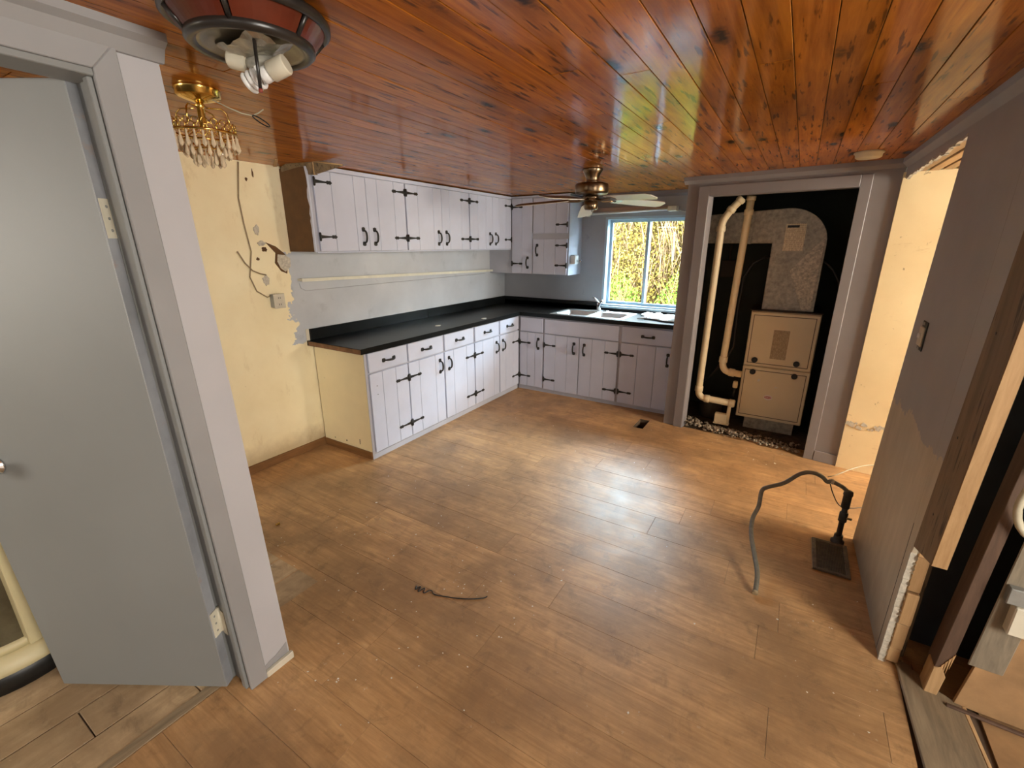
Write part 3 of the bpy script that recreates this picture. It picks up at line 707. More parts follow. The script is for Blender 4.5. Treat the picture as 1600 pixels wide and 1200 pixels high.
# ------------------------------------------------------------------ furnace closet contents
struct(MB().box((2.458, -.89, -.012), (3.71, -.03, -.003)).build('floor_closet', 'dirtfloor'))
FX0, FX1, FY = 2.968, 3.488, -.62
fu = thing('furnace', ((FX0+FX1)/2, -.35, 0), 'tan gas furnace with two removable front panels in the open closet', 'furnace')
MB().box((FX0, FY+.02, .115), (FX1, -.12, 1.095)).build('casing', 'furnace', fu, .004)
up = MB().box((FX0+.004, FY-.004, .612), (FX1-.004, FY+.02, 1.09)).build('upper_panel', 'furnace', fu, .006)
lo_ = MB().box((FX0+.0, FY-.006, .118), (FX1-.0, FY+.02, .603)).build('lower_panel', 'furnace', fu, .006)
def groove(name, x0, x1, z0, z1, yy, par, t_=.005):
    m_ = MB()
    for a, b in (((x0, z0), (x1, z0+t_)), ((x0, z1-t_), (x1, z1)), ((x0, z0+t_), (x0+t_, z1-t_)), ((x1-t_, z0+t_), (x1, z1-t_))): m_.box((a[0], yy-.0015, a[1]), (b[0], yy+.001, b[1]))
    return m_.build(name, 'furn_dark', par)
groove('panel_groove', FX0+.025, FX1-.03, .635, 1.065, FY-.004, up); groove('panel_groove', FX0+.02, FX1-.025, .145, .575, FY-.006, lo_)
for a, b, par, yy in ((3.052, .665, up, FY-.004), (3.372, .668, up, FY-.004), (3.052, .555, lo_, FY-.006), (3.375, .558, lo_, FY-.006)):
    MB().lathe([(.024, 0), (.024, .010), (.019, .014)], (a, yy, b), 18, Matrix.Rotation(math.radians(90), 4, 'X')).build('knob', 'black', par)
MB().box((3.165, FY-.0055, .69), (3.285, FY-.003, .945)).build('printed_sticker', 'sticker', up, label='grey printed instruction sticker')
bd = MB().prism([(3.205+.034*math.cos(2*math.pi*k/20), FY-.0065, .335+.025*math.sin(2*math.pi*k/20)) for k in range(20)], (0, -.002, 0)).build('badge', 'logo_white', lo_, label='white oval badge with red band')
MB().prism([(3.205+.028*math.cos(2*math.pi*k/20), FY-.0085, .336+.0105*math.sin(2*math.pi*k/20)) for k in range(20)], (0, -.001, 0)).build('badge_band', 'logo_red', lo_)
mb = MB()
for k in range(5): mb.box((3.186+k*.0085, FY-.0105, .332), (3.1915+k*.0085, FY-.0092, .341))
mb.build('badge_lettering', 'logo_white', lo_)
for k, (a, b, c_, d_) in enumerate(((3.10, .47, .018, .03), (3.235, .43, .03, .012))):
    MB().prism([(a, FY-.0065, b), (a+c_, FY-.0065, b+.006), (a+c_*1.3, FY-.0065, b+d_*.5), (a+c_*.5, FY-.0065, b+d_)], (0, -.0006, 0)).build('scratch', 'white', lo_)
MB().box((3.04, FY+.05, -.003), (3.44, -.15, .115)).build('plenum_base', 'galv', fu, .003)
MB().box((FX0-.01, FY+.02, 1.095), (FX1+.006, -.12, 1.103)).build('top_plate', 'furn_dark', fu)
# duct: upright, bend, and branch to the left
du = thing('duct', (3.22, -.35, 1.103), 'galvanised sheet-metal duct bending from the furnace top to the left', 'duct')
poly = [(3.035, -.52, 1.103), (3.425, -.52, 1.103), (3.425, -.52, 1.66)]
for k in range(1, 13):
    a = math.radians(90*k/12); poly.append((3.125+.30*math.cos(a), -.52, 1.66+.28*math.sin(a)))
poly += [(2.47, -.52, 1.90), (2.47, -.52, 1.66), (3.035, -.52, 1.66)]
MB().prism(poly, (0, .38, 0)).build('trunk', 'galv', du, .004)
MB().box((2.845, -.532, 1.655), (2.875, -.518, 1.915)).build('flange', 'galv', du, .002)
mb = MB().prism([(3.20, -.521, 1.44), (3.41, -.521, 1.72), (3.40, -.521, 1.12), (3.33, -.521, 1.12)], (0, -.0035, 0)); mb.build('dented_panel', 'galv_light', du, .0015)
s_ = MB().box((3.12, -.5245, 1.60), (3.265, -.5205, 1.815)).build('instruction_sheet', 'sheet', du, label='yellowed printed instruction sheet')
MB().box((3.13, -.526, 1.785), (3.215, -.5243, 1.803)).build('heading_bar', 'black', s_)
# pvc pipes
def pvc(name, loc, pts, r, label, coll):
    t_ = thing(name, loc, label, 'pipe', 'white plastic furnace pipes')
    MB().tube(pts, r, 14).build('pipe_run', 'pvc', t_)
    for a, b in coll: MB().tube([Vector(a), Vector(b)], r*1.22, 14).build('coupling', 'pvc', t_, .002)
    return t_
def arc(p0, c, p1, n=6):
    p0, c, p1 = Vector(p0), Vector(c), Vector(p1)
    return [(1-t)**2*p0+2*t*(1-t)*c+t*t*p1 for t in [i/n for i in range(n+1)]]
yp = -.70
A = [(2.78, yp, 2.02), (2.75, yp, 1.985)]+arc((2.745, yp, 1.98), (2.70, yp, 1.93), (2.675, yp, 1.885))[1:]+arc((2.66, yp, 1.86), (2.645, yp, 1.83), (2.645, yp, 1.79))+[(2.640, yp, 1.2), (2.632, yp, .36)]+arc((2.632, yp, .33), (2.632, yp, .262), (2.70, yp, .258))+[(2.955, yp, .250)]
pvc('pvc_pipe', (2.632, yp, .2), A, .030, 'outer white plastic pipe with elbow at the top, left of the furnace', [((2.645, yp, 1.80), (2.6445, yp, 1.755)), ((2.633, yp, .37), (2.632, yp, .32)), ((2.69, yp, .2585), (2.735, yp, .2575)), ((2.695, yp, 1.915), (2.715, yp, 1.945)), ((2.755, yp, 1.99), (2.775, yp, 2.013)), ((2.905, yp, .2515), (2.95, yp, .2505))])
yq = -.64
B = [(2.838, yq, 2.035), (2.833, yq, 1.9), (2.815, yq, 1.3), (2.800, yq, .66)]+arc((2.799, yq, .62), (2.798, yq, .53), (2.87, yq, .525))+[(2.968, yq, .52)]
pvc('pvc_pipe', (2.80, yq, .5), B, .030, 'inner white plastic pipe running straight up into the closet ceiling', [((2.834, yq, 1.93), (2.833, yq, 1.885)), ((2.836, yq, 2.0), (2.838, yq, 2.035)), ((2.801, yq, .665), (2.799, yq, .61)), ((2.86, yq, .527), (2.91, yq, .524))])
tr = thing('condensate_trap', (2.88, -.70, 0), 'small white drain box hanging under the outer plastic pipe', 'drain')
MB().tube([(2.915, -.70, .225), (2.912, -.70, .05)], .016, 10).build('drain_pipe', 'pvc', tr)
MB().box((2.80, -.72, .045), (2.905, -.66, .135)).build('box', 'pvc', tr, .006)
MB().box((2.795, -.725, .035), (2.93, -.665, .048)).build('tray', 'pvc', tr, .003)
vb = thing('gas_valve', (2.935, -.64, .40), 'small pale valve fitting beside the lower furnace panel', 'valve')
MB().lathe([(.02, -.03), (.022, 0), (.018, .03)], (2.93, -.645, .42), 10).build('body', 'pvc', vb); MB().tube([(2.93, -.645, .39), (2.925, -.65, .30)], .009, 8).build('stem', 'black', vb)
c1 = MB().tube([(3.035, -.54, 1.56), (2.92, -.55, 1.50), (2.86, -.56, 1.38), (2.85, -.56, 1.1), (2.86, -.56, .75), (2.80, -.56, .62), (2.70, -.55, .45), (2.62, -.5, .36)], .014, 8).build('black_hose', 'black'); tag(c1, 'black hose looping from the duct down behind the plastic pipes', 'hose')
c2 = MB().tube([(3.43, -.5, 1.52), (3.50, -.5, 1.46), (3.56, -.48, 1.36), (3.60, -.45, 1.24)], .012, 8).build('black_hose', 'black'); tag(c2, 'short black hose right of the galvanised duct', 'hose')
jb = thing('junction_plate', (2.53, -.25, 1.3), 'dark plate on the closet wall behind the outer plastic pipe', 'electrical box')
MB().box((2.60, -.05, 1.34), (2.74, -.03, 1.50)).build('plate', 'furn_dark', jb, .004); MB().tube([(2.67, -.045, 1.5), (2.66, -.045, 1.8)], .01, 6).build('conduit', 'furn_dark', jb)
cy_ = thing('drum', (2.62, -.36, 0), 'dark round drum on the closet floor behind the plastic pipe elbow', 'drum')
MB().lathe([(.10, 0), (.105, .02), (.105, .17), (.095, .19)], (2.72, -.42, 0), 20).build('body', 'furn_dark', cy_); MB().lathe([(.108, .05), (.111, .055), (.108, .06)], (2.72, -.42, 0), 20, capped=False).build('hoop', 'furn_dark', cy_)
random.seed(31)
mb = MB()
for i in range(420):
    x_ = random.uniform(2.52, 3.5); f_ = random.random()**1.5; y_ = clo_y(x_)+.03+f_*.22; r_ = random.uniform(.006, .022)
    if x_ > 3.40 and random.random() < .5: continue
    zz = max(0, .055*(1-f_*1.2)*(1 if x_ < 3.1 else .45))*random.random()
    if x_ < 2.75: zz += .05*random.random()*(1-abs(x_-2.6)*4 if abs(x_-2.6) < .25 else 0)
    vs = []
    for sx, sy, sz in ((1, 0, 0), (-1, 0, 0), (0, 1, 0), (0, -1, 0), (0, 0, 1), (0, 0, -1)):
        k = r_*random.uniform(.6, 1.2); vs.append((x_+sx*k, y_+sy*k, zz+.004+sz*k*.7))
    mb.add(vs, [(0, 2, 4), (2, 1, 4), (1, 3, 4), (3, 0, 4), (2, 0, 5), (1, 2, 5), (3, 1, 5), (0, 3, 5)])
o = mb.build('rubble', 'rubble'); o['kind'] = 'stuff'; tag(o, 'loose rubble and insulation crumbs along the closet floor', 'rubble')
# ------------------------------------------------------------------ ceiling fixtures
# big flush light without its glass
CX, CY = 2.04, -4.335
cl_ = thing('ceiling_light', (CX, CY, H), 'large round dark-rimmed ceiling light without its shade, bare bulbs showing', 'ceiling light')
def ringz(r0, r1, z0, z1): return [(r0, z0), (r1, z0), (r1, z1), (r0, z1), (r0, z0)]
MB().lathe([(.150, H), (.178, H), (.184, H-.008), (.184, H-.020), (.176, H-.026), (.168, H-.022)], (CX, CY, 0), 48, capped=False).build('outer_rim', 'darkmetal', cl_)
for k in range(6):
    a0, a1 = math.radians(60*k+3+12), math.radians(60*k+57+12); m_ = MB(); vs = []; n = 10
    for i in range(n+1):
        a = a0+(a1-a0)*i/n
        for r_, z_ in ((.170, H-.022), (.140, H-.060), (.136, H-.056), (.166, H-.018)): vs.append((CX+r_*math.cos(a), CY+r_*math.sin(a), z_))
    fs = [(i*4+q, i*4+(q+1) % 4, (i+1)*4+(q+1) % 4, (i+1)*4+q) for i in range(n) for q in range(4)]+[(0, 1, 2, 3), (n*4+3, n*4+2, n*4+1, n*4)]
    m_.add(vs, fs).build('amber_panel', 'amber', cl_)
    a = math.radians(60*k+12); p = lambda r_, z_: Vector((CX+r_*math.cos(a), CY+r_*math.sin(a), z_))
    MB().tube([p(.172, H-.022), p(.138, H-.060)], .006, 6).build('rib', 'darkmetal', cl_)
MB().lathe([(.136, H-.050), (.143, H-.058), (.143, H-.068), (.134, H-.076), (.122, H-.074), (.112, H-.064)], (CX, CY, 0), 48, capped=False).build('inner_rim', 'darkmetal', cl_)
MB().lathe([(.128, H-.062), (.118, H-.070), (.108, H-.066), (.09, H-.052), (.0, H-.050)], (CX, CY, 0), 40, capped=False).build('pan', 'pewter', cl_)
random.seed(8); n = 12; vs = []
for i in range(n+1):
    for j in range(9):
        u, v = (i/n-.5)*2, (j/8-.5)*2
        q = max(0, 1-(u*u*.8+v*v*.8)); vs.append((CX-.005+u*.085, CY+v*.055+.01, H-.054-.022*q**.5-random.uniform(0, .008)))
MB().add(vs, [(i*9+j, (i+1)*9+j, (i+1)*9+j+1, i*9+j+1) for i in range(n) for j in range(8)]).build('crumpled_foil', 'foil', cl_)
def dirlathe(mb, p, d, prof, n=16):
    d = Vector(d).normalized(); m_ = Vector((0, 0, 1)).rotation_difference(d).to_matrix().to_4x4(); return mb.lathe(prof, p, n, m_)
sA = Vector((CX-.086, CY-.012, H-.078)); dA = Vector((.85, .45, -.22))
dirlathe(MB(), sA, dA, [(.020, 0), (.022, .004), (.022, .045), (.0205, .048)]).build('lamp_holder', 'offwhite', cl_)
dirlathe(MB(), sA+dA.normalized()*.046, dA, [(.013, 0), (.017, .012), (.027, .035), (.030, .052), (.026, .070), (.014, .080), (.002, .083)]).build('clear_bulb', 'bulbglass', cl_)
sB = Vector((CX+.075, CY+.035, H-.104)); dB = Vector((-.70, -.36, -.30))
dirlathe(MB(), sB, dB, [(.021, 0), (.023, .004), (.023, .045), (.019, .048)]).build('lamp_holder', 'offwhite', cl_)
c0 = sB+dB.normalized()*.048
dirlathe(MB(), c0, dB, [(.018, 0), (.019, .018), (.015, .024)]).build('spiral_bulb_base', 'white', cl_)
m_ = Vector((0, 0, 1)).rotation_difference(dB.normalized()).to_matrix(); pts = []
for i in range(61):
    a = i/60*2*math.pi*3.3; pts.append(c0+m_ @ Vector((.020*math.cos(a), .020*math.sin(a), .026+.042*i/60)))
MB().tube(pts, .0055, 7).build('spiral_tube', 'white', cl_)
MB().tube([(2.088, -4.36, H-.062), (2.086, -4.36, 2.012)], .0042, 8).build('centre_rod', 'darkmetal', cl_)
MB().tube([(2.086, -4.36, 2.012), (2.086, -4.36, 2.004)], .005, 8).build('rod_tip', 'rust', cl_, label='red tip')
# small brass chandelier in the nook
QX, QY = 1.346, -4.13
ch = thing('chandelier', (QX, QY, H), 'small brass chandelier hung with tiers of glass drops', 'chandelier')
MB().lathe([(.072, H), (.074, H-.008), (.070, H-.012), (.070, H-.026), (.062, H-.030), (.045, H-.036), (.03, H-.040), (.012, H-.046), (.0, H-.046)], (QX, QY, 0), 32, capped=False).build('canopy', 'brass', ch)
MB().lathe([(.010, H-.045), (.020, H-.055), (.012, H-.062), (.014, H-.13), (.0, H-.132)], (QX, QY, 0), 16, capped=False).build('stem', 'brass', ch)
RZ = 2.036; RR = .100
for k in range(4):
    a = math.radians(90*k+35); MB().tube([(QX+.02*math.cos(a), QY+.02*math.sin(a), H-.062), (QX+.072*math.cos(a), QY+.072*math.sin(a), H-.064), (QX+(RR-.012)*math.cos(a), QY+(RR-.012)*math.sin(a), H-.078), (QX+(RR-.004)*math.cos(a), QY+(RR-.004)*math.sin(a), RZ+.014)], .0028, 6).build('arm', 'brass', ch)
MB().lathe([(RR-.003, RZ-.003), (RR+.003, RZ-.003), (RR+.003, RZ+.003), (RR-.003, RZ+.003), (RR-.003, RZ-.003)], (QX, QY, 0), 40, capped=False).build('lower_ring', 'brass', ch)
MB().lathe([(.068, RZ-.03), (.073, RZ-.03), (.073, RZ-.024), (.068, RZ-.024), (.068, RZ-.03)], (QX, QY, 0), 32, capped=False).build('inner_ring', 'brass', ch)
MB().lathe([(.042, RZ-.055), (.047, RZ-.055), (.047, RZ-.050), (.042, RZ-.050), (.042, RZ-.055)], (QX, QY, 0), 24, capped=False).build('inner_ring', 'brass', ch)
for k in range(3):
    a = math.radians(120*k+20); MB().tube([(QX+.014*math.cos(a), QY+.014*math.sin(a), H-.125), (QX+.069*math.cos(a), QY+.069*math.sin(a), RZ-.026), (QX+.044*math.cos(a), QY+.044*math.sin(a), RZ-.052)], .002, 5).build('rod', 'brass', ch)
lm = MB().tube([(.0105*math.cos(2*math.pi*i/12), 0, .0105*math.sin(2*math.pi*i/12)) for i in range(12)], .0019, 5, closed=True).mesh('ring_loop', 'brass')
lm2 = lm
for row, zz in ((0, RZ+.010), (1, RZ+.024)):
    for k in range(22):
        a = 2*math.pi*(k+.5*row)/22; inst('ring_loop', lm, ch, (QX+RR*math.cos(a), QY+RR*math.sin(a), zz), (0, 0, a+math.pi/2))
def drop(h, r_):
    return MB().lathe([(.0006, 0), (r_*.45, -h*.10), (r_*.35, -h*.18), (r_*.5, -h*.4), (r_, -h*.78), (r_*.7, -h*.9), (.0005, -h)], (0, 0, 0), 6, smooth=False, capped=False).mesh('glass_drop', 'crystal')
d1, d2, d3 = drop(.054, .0080), drop(.052, .0078), drop(.056, .0082)
for n_, rr_, zz, me in ((24, RR, RZ-.004, d1), (16, .0705, RZ-.030, d2), (10, .0445, RZ-.055, d3)):
    for k in range(n_):
        a = 2*math.pi*k/n_; inst('glass_drop', me, ch, (QX+rr_*math.cos(a), QY+rr_*math.sin(a), zz), (0, 0, a))
MB().tube([(QX+.05, QY+.02, H-.038), (QX+.075, QY+.05, H-.055), (QX+.10, QY+.09, H-.072), (QX+.115, QY+.12, H-.075)], .0022, 6).build('loose_wire', 'wire_pale', ch)
MB().tube([(QX+.115, QY+.12, H-.075), (QX+.13, QY+.135, H-.066), (QX+.142, QY+.150, H-.052)], .0022, 6).build('loose_wire', 'wire_pale', ch)
lp = []
for i in range(15):
    a = 2*math.pi*i/14; lp.append((QX+.115+.020*(1-math.cos(a))+.004*math.sin(a), QY+.12+.024*(1-math.cos(a))*.8, H-.075-.017*(1-math.cos(a))+.006*math.sin(a)))
MB().tube(lp, .0022, 6).build('tie_loop', 'black', ch)
# broken board end hanging over the first wall cabinet
bb = thing('broken_board', (.30, -3.0, 2.15), 'broken brown board end hanging from the ceiling above the wall cabinet corner', 'board')
MB().prism([(.012, -2.975, 2.135), (.37, -2.965, 2.100), (.40, -2.99, 2.176), (.16, -3.03, 2.178), (.06, -3.0, 2.172)], (.012, .014, .0)).build('board', 'board', bb)
MB().prism([(.40, -2.988, 2.176), (.385, -2.962, 2.108), (.60, -2.91, 2.150), (.46, -2.975, 2.178)], (.006, .012, .0)).build('board', 'board', bb)
MB().tube([(.372, -2.970, 2.100), (.402, -2.994, 2.176)], .0045, 5).build('raw_edge', 'lath', bb)
MB().tube([(.405, -2.996, 2.177), (.60, -2.915, 2.150)], .0045, 5).build('raw_edge', 'lath', bb)
MB().prism([(.0, -3.02, 2.179), (-.0+.26, -3.17, 2.179), (.27, -3.155, 2.179), (.02, -3.005, 2.179)], (0, 0, -.006)).build('splinter', 'lath', bb)
# ceiling fan
FXc, FYc = 1.866, -1.715
fan = thing('ceiling_fan', (FXc, FYc, H), 'five-blade ceiling fan with bronze motor, blades white below', 'ceiling fan')
MB().lathe([(.072, H), (.075, H-.012), (.060, H-.035), (.047, H-.06), (.045, H-.085), (.055, H-.105), (.0, H-.105)], (FXc, FYc, 0), 28, capped=False).build('canopy', 'bronze', fan)
MB().lathe([(.0, H-.092), (.095, H-.096), (.118, H-.104), (.122, H-.112), (.122, H-.160), (.116, H-.172), (.07, H-.18), (.0, H-.182)], (FXc, FYc, 0), 36, capped=False).build('motor', 'bronze', fan)
MB().lathe([(.0, H-.18), (.052, H-.184), (.058, H-.205), (.044, H-.21), (.042, H-.22), (.050, H-.226), (.050, H-.274), (.042, H-.282), (.0, H-.282)], (FXc, FYc, 0), 28, capped=False).build('switch_housing', 'bronze', fan)
for k in range(5):
    a = math.radians(31.7+86+72*k); R_ = Matrix.Translation((FXc, FYc, H-.205)) @ Matrix.Rotation(a, 4, 'Z') @ Matrix.Rotation(math.radians(9 if k == 0 else 3), 4, 'Y') @ Matrix.Rotation(math.radians(-12), 4, 'X')
    out = [(.17, -.045), (.19, -.056), (.40, -.064), (.575, -.062), (.60, -.035), (.60, .035), (.575, .062), (.40, .064), (.19, .056), (.17, .045)]
    m_ = MB().prism([R_ @ Vector((p[0], p[1], 0)) for p in out], R_.to_3x3() @ Vector((0, 0, .004))); b_ = m_.build('blade', 'blade_white', fan, .001)
    m_ = MB().prism([R_ @ Vector((p[0], p[1], .0042)) for p in out], R_.to_3x3() @ Vector((0, 0, .002))); m_.build('top_veneer', 'blade_brown', b_)
    MB().tube([R_ @ Vector(p) for p in ((.05, 0, .0), (.10, .012, -.008), (.15, 0, -.006), (.20, 0, -.003))], [.010, .008, .009, .006], 6).build('blade_iron', 'bronze', b_)
    MB().prism([R_ @ Vector((p[0], p[1], -.003)) for p in ((.165, -.02), (.20, -.042), (.235, -.03), (.25, 0), (.235, .03), (.20, .042), (.165, .02))], R_.to_3x3() @ Vector((0, 0, .003))).build('blade_plate', 'bronze', b_)
MB().tube([(FXc+.03, FYc-.045, H-.26), (FXc+.032, FYc-.055, H-.30)], .0035, 6).build('pull_chain', 'black', fan)
sd = thing('smoke_detector', (3.515, -1.48, H), 'round yellowed smoke detector on the board ceiling by the right wall', 'smoke detector')
MB().lathe([(.074, H), (.074, H-.010), (.068, H-.014), (.066, H-.030), (.058, H-.036), (.0, H-.037)], (3.515, -1.45, 0), 28, capped=False).build('housing', 'detector', sd)
MB().lathe([(.0755, H-.002), (.077, H-.006), (.0755, H-.009)], (3.515, -1.45, 0), 28, capped=False).build('base_ring', 'detector', sd)
# ------------------------------------------------------------------ nook wall: cable, outlet, plaster hole
ca = MB().tube([(.010, -3.27, 2.17), (.010, -3.307, 1.945), (.010, -3.299, 1.786), (.010, -3.28, 1.602), (.010, -3.318, 1.431), (.012, -3.287, 1.332), (.018, -3.22, 1.283), (.02, -3.165, 1.30)], .0045, 7).build('cable', 'wire_brown'); tag(ca, 'long brown cable running down the cream wall to the outlet', 'cable')
cb = MB().tube([(.02, -3.38, 1.604), (.024, -3.344, 1.527), (.024, -3.30, 1.475), (.022, -3.25, 1.452), (.008, -3.20, 1.44)], .005, 6).build('cable', 'wire_brown'); tag(cb, 'short loose cable end crossing the longer cable on the cream wall', 'cable')
ot = thing('outlet', (.0, -3.13, 1.23), 'surface-mounted electrical outlet on the torn cream wall', 'outlet')
MB().box((.0, -3.195, 1.205), (.055, -3.12, 1.30)).build('box', 'boxgrey', ot, .003)
pl = MB().box((.055, -3.20, 1.20), (.061, -3.115, 1.305)).build('cover_plate', 'offwhite', ot, .002)
for z_ in (1.228, 1.275):
    MB().box((.061, -3.175, z_-.014), (.063, -3.14, z_+.014)).build('receptacle', 'offwhite', pl, .001)
    for yy in (-3.165, -3.151): MB().box((.063, yy-.002, z_-.006), (.0635, yy+.002, z_+.006)).build('slot', 'black', pl)
random.seed(14)
def blob(name, y_, z_, ry, rz, mat, th, nn=14):
    pts = []
    for k in range(nn):
        a = 2*math.pi*k/nn; q = random.uniform(.7, 1.15); pts.append((.0, y_+ry*q*math.cos(a), z_+rz*q*math.sin(a)))
    return MB().prism(pts, (th, 0, 0)).build(name, mat, wl, .001)
wl = bpy.data.objects['wall_left']
pts = [(0, -3.165, 1.665), (0, -3.09, 1.635), (0, -3.03, 1.585), (0, -3.005, 1.55), (0, -3.03, 1.44), (0, -3.075, 1.46), (0, -3.115, 1.52), (0, -3.10, 1.59)]
MB().prism(pts, (.0015, 0, 0)).build('torn_paper_patch', 'brown_panel', wl)
pts = [(0, -3.085, 1.58), (0, -3.03, 1.575), (0, -2.99, 1.55), (0, -2.995, 1.49), (0, -3.04, 1.455), (0, -3.075, 1.48), (0, -3.095, 1.53)]
MB().prism(pts, (.004, 0, 0)).build('bare_plaster_patch', 'plaster', wl, .0015)
for a in ((-3.215, 1.745, .022, .035, 'plaster', .006), (-3.195, 1.655, .03, .02, 'plaster', .009), (-3.18, 1.615, .02, .018, 'brown_panel', .004), (-3.20, 1.40, .03, .04, 'plaster', .003), (-3.23, 2.07, .01, .012, 'brown_panel', .003), (-3.18, 2.11, .006, .03, 'brown_panel', .003), (-3.235, 1.55, .014, .012, 'brown_panel', .003)): blob('wall_scar', *a)
# ------------------------------------------------------------------ door leaf in the partition
dv = Vector((-.554, -.327, 0)).normalized(); nv = Vector((-dv.y, dv.x, 0))
if nv.dot(Vector((1.6, .5, 0))) < 0: nv = -nv      # nv points to the kitchen side
hp = Vector((1.632, -4.562, .012)); nb = -nv*.038
dn = grp_struct('door_1', (1.632, -4.562, 0))
DW, DH = .645, 2.045
tb = Vector((-.0155, .035, 0))
lean = dv*.038
def at(p, z): return hp+Vector(p)+lean*(z/2.05)+Vector((0, 0, z))
TH = Vector((-.0185, .0335, 0))
mb = MB(); b4 = [Vector((0, 0, 0)), dv*DW, dv*DW+TH, TH]
vs = [hp+p for p in b4]+[at(p, DH)+(dv*.07 if i in (1, 2) else Vector((0, 0, 0))) for i, p in enumerate(b4)]
mb.add(vs, [(0, 1, 2, 3), (4, 5, 6, 7), (0, 1, 5, 4), (1, 2, 6, 5), (2, 3, 7, 6), (3, 0, 4, 7)]).build('leaf', 'door_grey', dn, .002)
_e = Vector((.0012, .0007, 0))
MB().add([at(p, z) for z in (.003, DH-.003) for p in (TH*.03+_e*.2, TH*.97+_e*.2, TH*.97+_e, TH*.03+_e)], [(0, 1, 2, 3), (4, 5, 6, 7), (0, 1, 5, 4), (1, 2, 6, 5), (2, 3, 7, 6), (3, 0, 4, 7)]).build('edge_band', 'worn', dn)
for z0, hh in ((1.655, .105), (.235, .105)):
    h_ = MB().add([at(p, z) for z in (z0, z0+hh) for p in (TH*.12+_e, TH*1.05+_e, TH*1.05+_e*3.2, TH*.12+_e*3.2)], [(0, 1, 2, 3), (4, 5, 6, 7), (0, 1, 5, 4), (1, 2, 6, 5), (2, 3, 7, 6), (3, 0, 4, 7)]).build('hinge', 'offwhite', dn)
    MB().tube([at(TH*1.12+_e*3, z0), at(TH*1.12+_e*3, z0+hh)], .0065, 8).build('knuckle', 'offwhite', h_)
    q_ = at(TH*1.2+_e*4, z0); MB().box((q_.x, q_.y-.002, z0), (q_.x+.03, q_.y+.001, z0+hh)).build('jamb_leaf', 'offwhite', h_)
    for q in (.2, .5, .8): MB().lathe([(.0045, 0), (.0035, .0015)], at(TH*.55+_e*3.2, z0+hh*q), 6, Vector((0, 0, 1)).rotation_difference(Vector((.86, .5, 0))).to_matrix().to_4x4()).build('screw', 'boxgrey', h_)
kb = hp+lean*.46+dv*(DW-.075)+Vector((0, 0, .945))
_n = Vector((-dv.y, dv.x, 0)); _n = _n if _n.dot(Vector((1, -1, 0))) > 0 else -_n
dirlathe(MB(), kb, _n, [(.030, 0), (.030, .006), (.012, .012), (.012, .035), (.026, .042), (.028, .058), (.018, .068), (.0, .07)], 20).build('door_knob', 'chrome', dn)
# cream bow-fronted cabinet behind the door
bw = thing('display_cabinet', (.66, -4.93, 0), 'cream bow-front glazed cabinet on a black plinth behind the grey door', 'cabinet')
bc = (.655, -4.94, 0)
MB().lathe([(.29, 0), (.295, .10)], bc, 48).build('plinth', 'black', bw)
MB().lathe([(.298, .085), (.318, .095), (.322, .115), (.308, .135), (.300, .150), (.285, .158), (.0, .158)], bc, 48, capped=False).build('base_moulding', 'cream_old', bw)
MB().lathe([(.262, .158), (.262, 1.9)], bc, 40).build('glass_body', 'pewter', bw, label='grey glass panels')
for a in (-38, 8, 54, 100):
    ca_, sa = math.cos(math.radians(a)), math.sin(math.radians(a)); u_ = Vector((-sa, ca_, 0)); r0 = Vector((ca_, sa, 0)); b0 = Vector(bc)+r0*.255+Vector((0, 0, .158))
    MB().prism([b0-u_*.022, b0+u_*.022, b0+u_*.018+r0*.035, b0-u_*.018+r0*.035], (0, 0, 1.75)).build('upright', 'cream_old', bw, .003)
MB().lathe([(.262, .158), (.276, .158), (.276, .185), (.262, .19)], bc, 48, capped=False).build('bottom_rail', 'cream_old', bw)
MB().lathe([(.25, 1.9), (.31, 1.91), (.31, 1.96), (.25, 1.98), (.0, 1.98)], bc, 40, capped=False).build('cornice', 'cream_old', bw)
# ------------------------------------------------------------------ right wall: switch, board, torn end, framing
sw = thing('light_switch', (3.786, -2.44, 1.2), 'broken pale light switch without its cover on the grey right wall', 'light switch')
xs1 = xr(-2.44)
MB().box((xs1-.004, -2.485, 1.195), (xs1, -2.395, 1.325)).build('wall_box', 'black', sw, .002)
MB().box((xs1-.012, -2.475, 1.215), (xs1-.003, -2.405, 1.30)).build('switch_body', 'offwhite', sw, .003)
MB().box((xs1-.020, -2.448, 1.25), (xs1-.011, -2.432, 1.272)).build('toggle', 'white', sw, .002)
for z_ in (1.204, 1.315): MB().box((xs1-.008, -2.452, z_-.006), (xs1-.003, -2.428, z_+.006)).build('mount_tab', 'boxgrey', sw)
bo = thing('jamb_board', (3.80, -3.2, .6), 'long brown board leaning upright against the end of the right wall', 'board')
xb = xr(-3.1)-.006
q0, q1, q2, q3 = Vector((xb, -3.085, .565)), Vector((xb, -3.300, .628)), Vector((xb, -3.44, H-.01)), Vector((xb, -3.225, H-.01))
MB().prism([q0, q1, q2, q3], (.04, 0, 0)).build('board', 'board', bo, .002)
MB().prism([q1+Vector((.001, -.0005, 0)), q1+Vector((.040, -.0005, 0)), q2+Vector((.040, -.0005, 0)), q2+Vector((.001, -.0005, 0))], (0, -.003, 0)).build('lit_face', 'rawpine', bo, label='side face coloured orange as if lit')  # orange side puts the light falling on this face into its colour
for t_ in (.12, .30, .52, .70): 
    p_ = q0.lerp(q3, t_)+Vector((-.0006, -.05-.07*((t_*37) % 1), 0)); MB().lathe([(.005, 0), (.004, .001)], p_, 8, Matrix.Rotation(math.radians(-90), 4, 'Y')).build('nail_hole', 'black', bo)
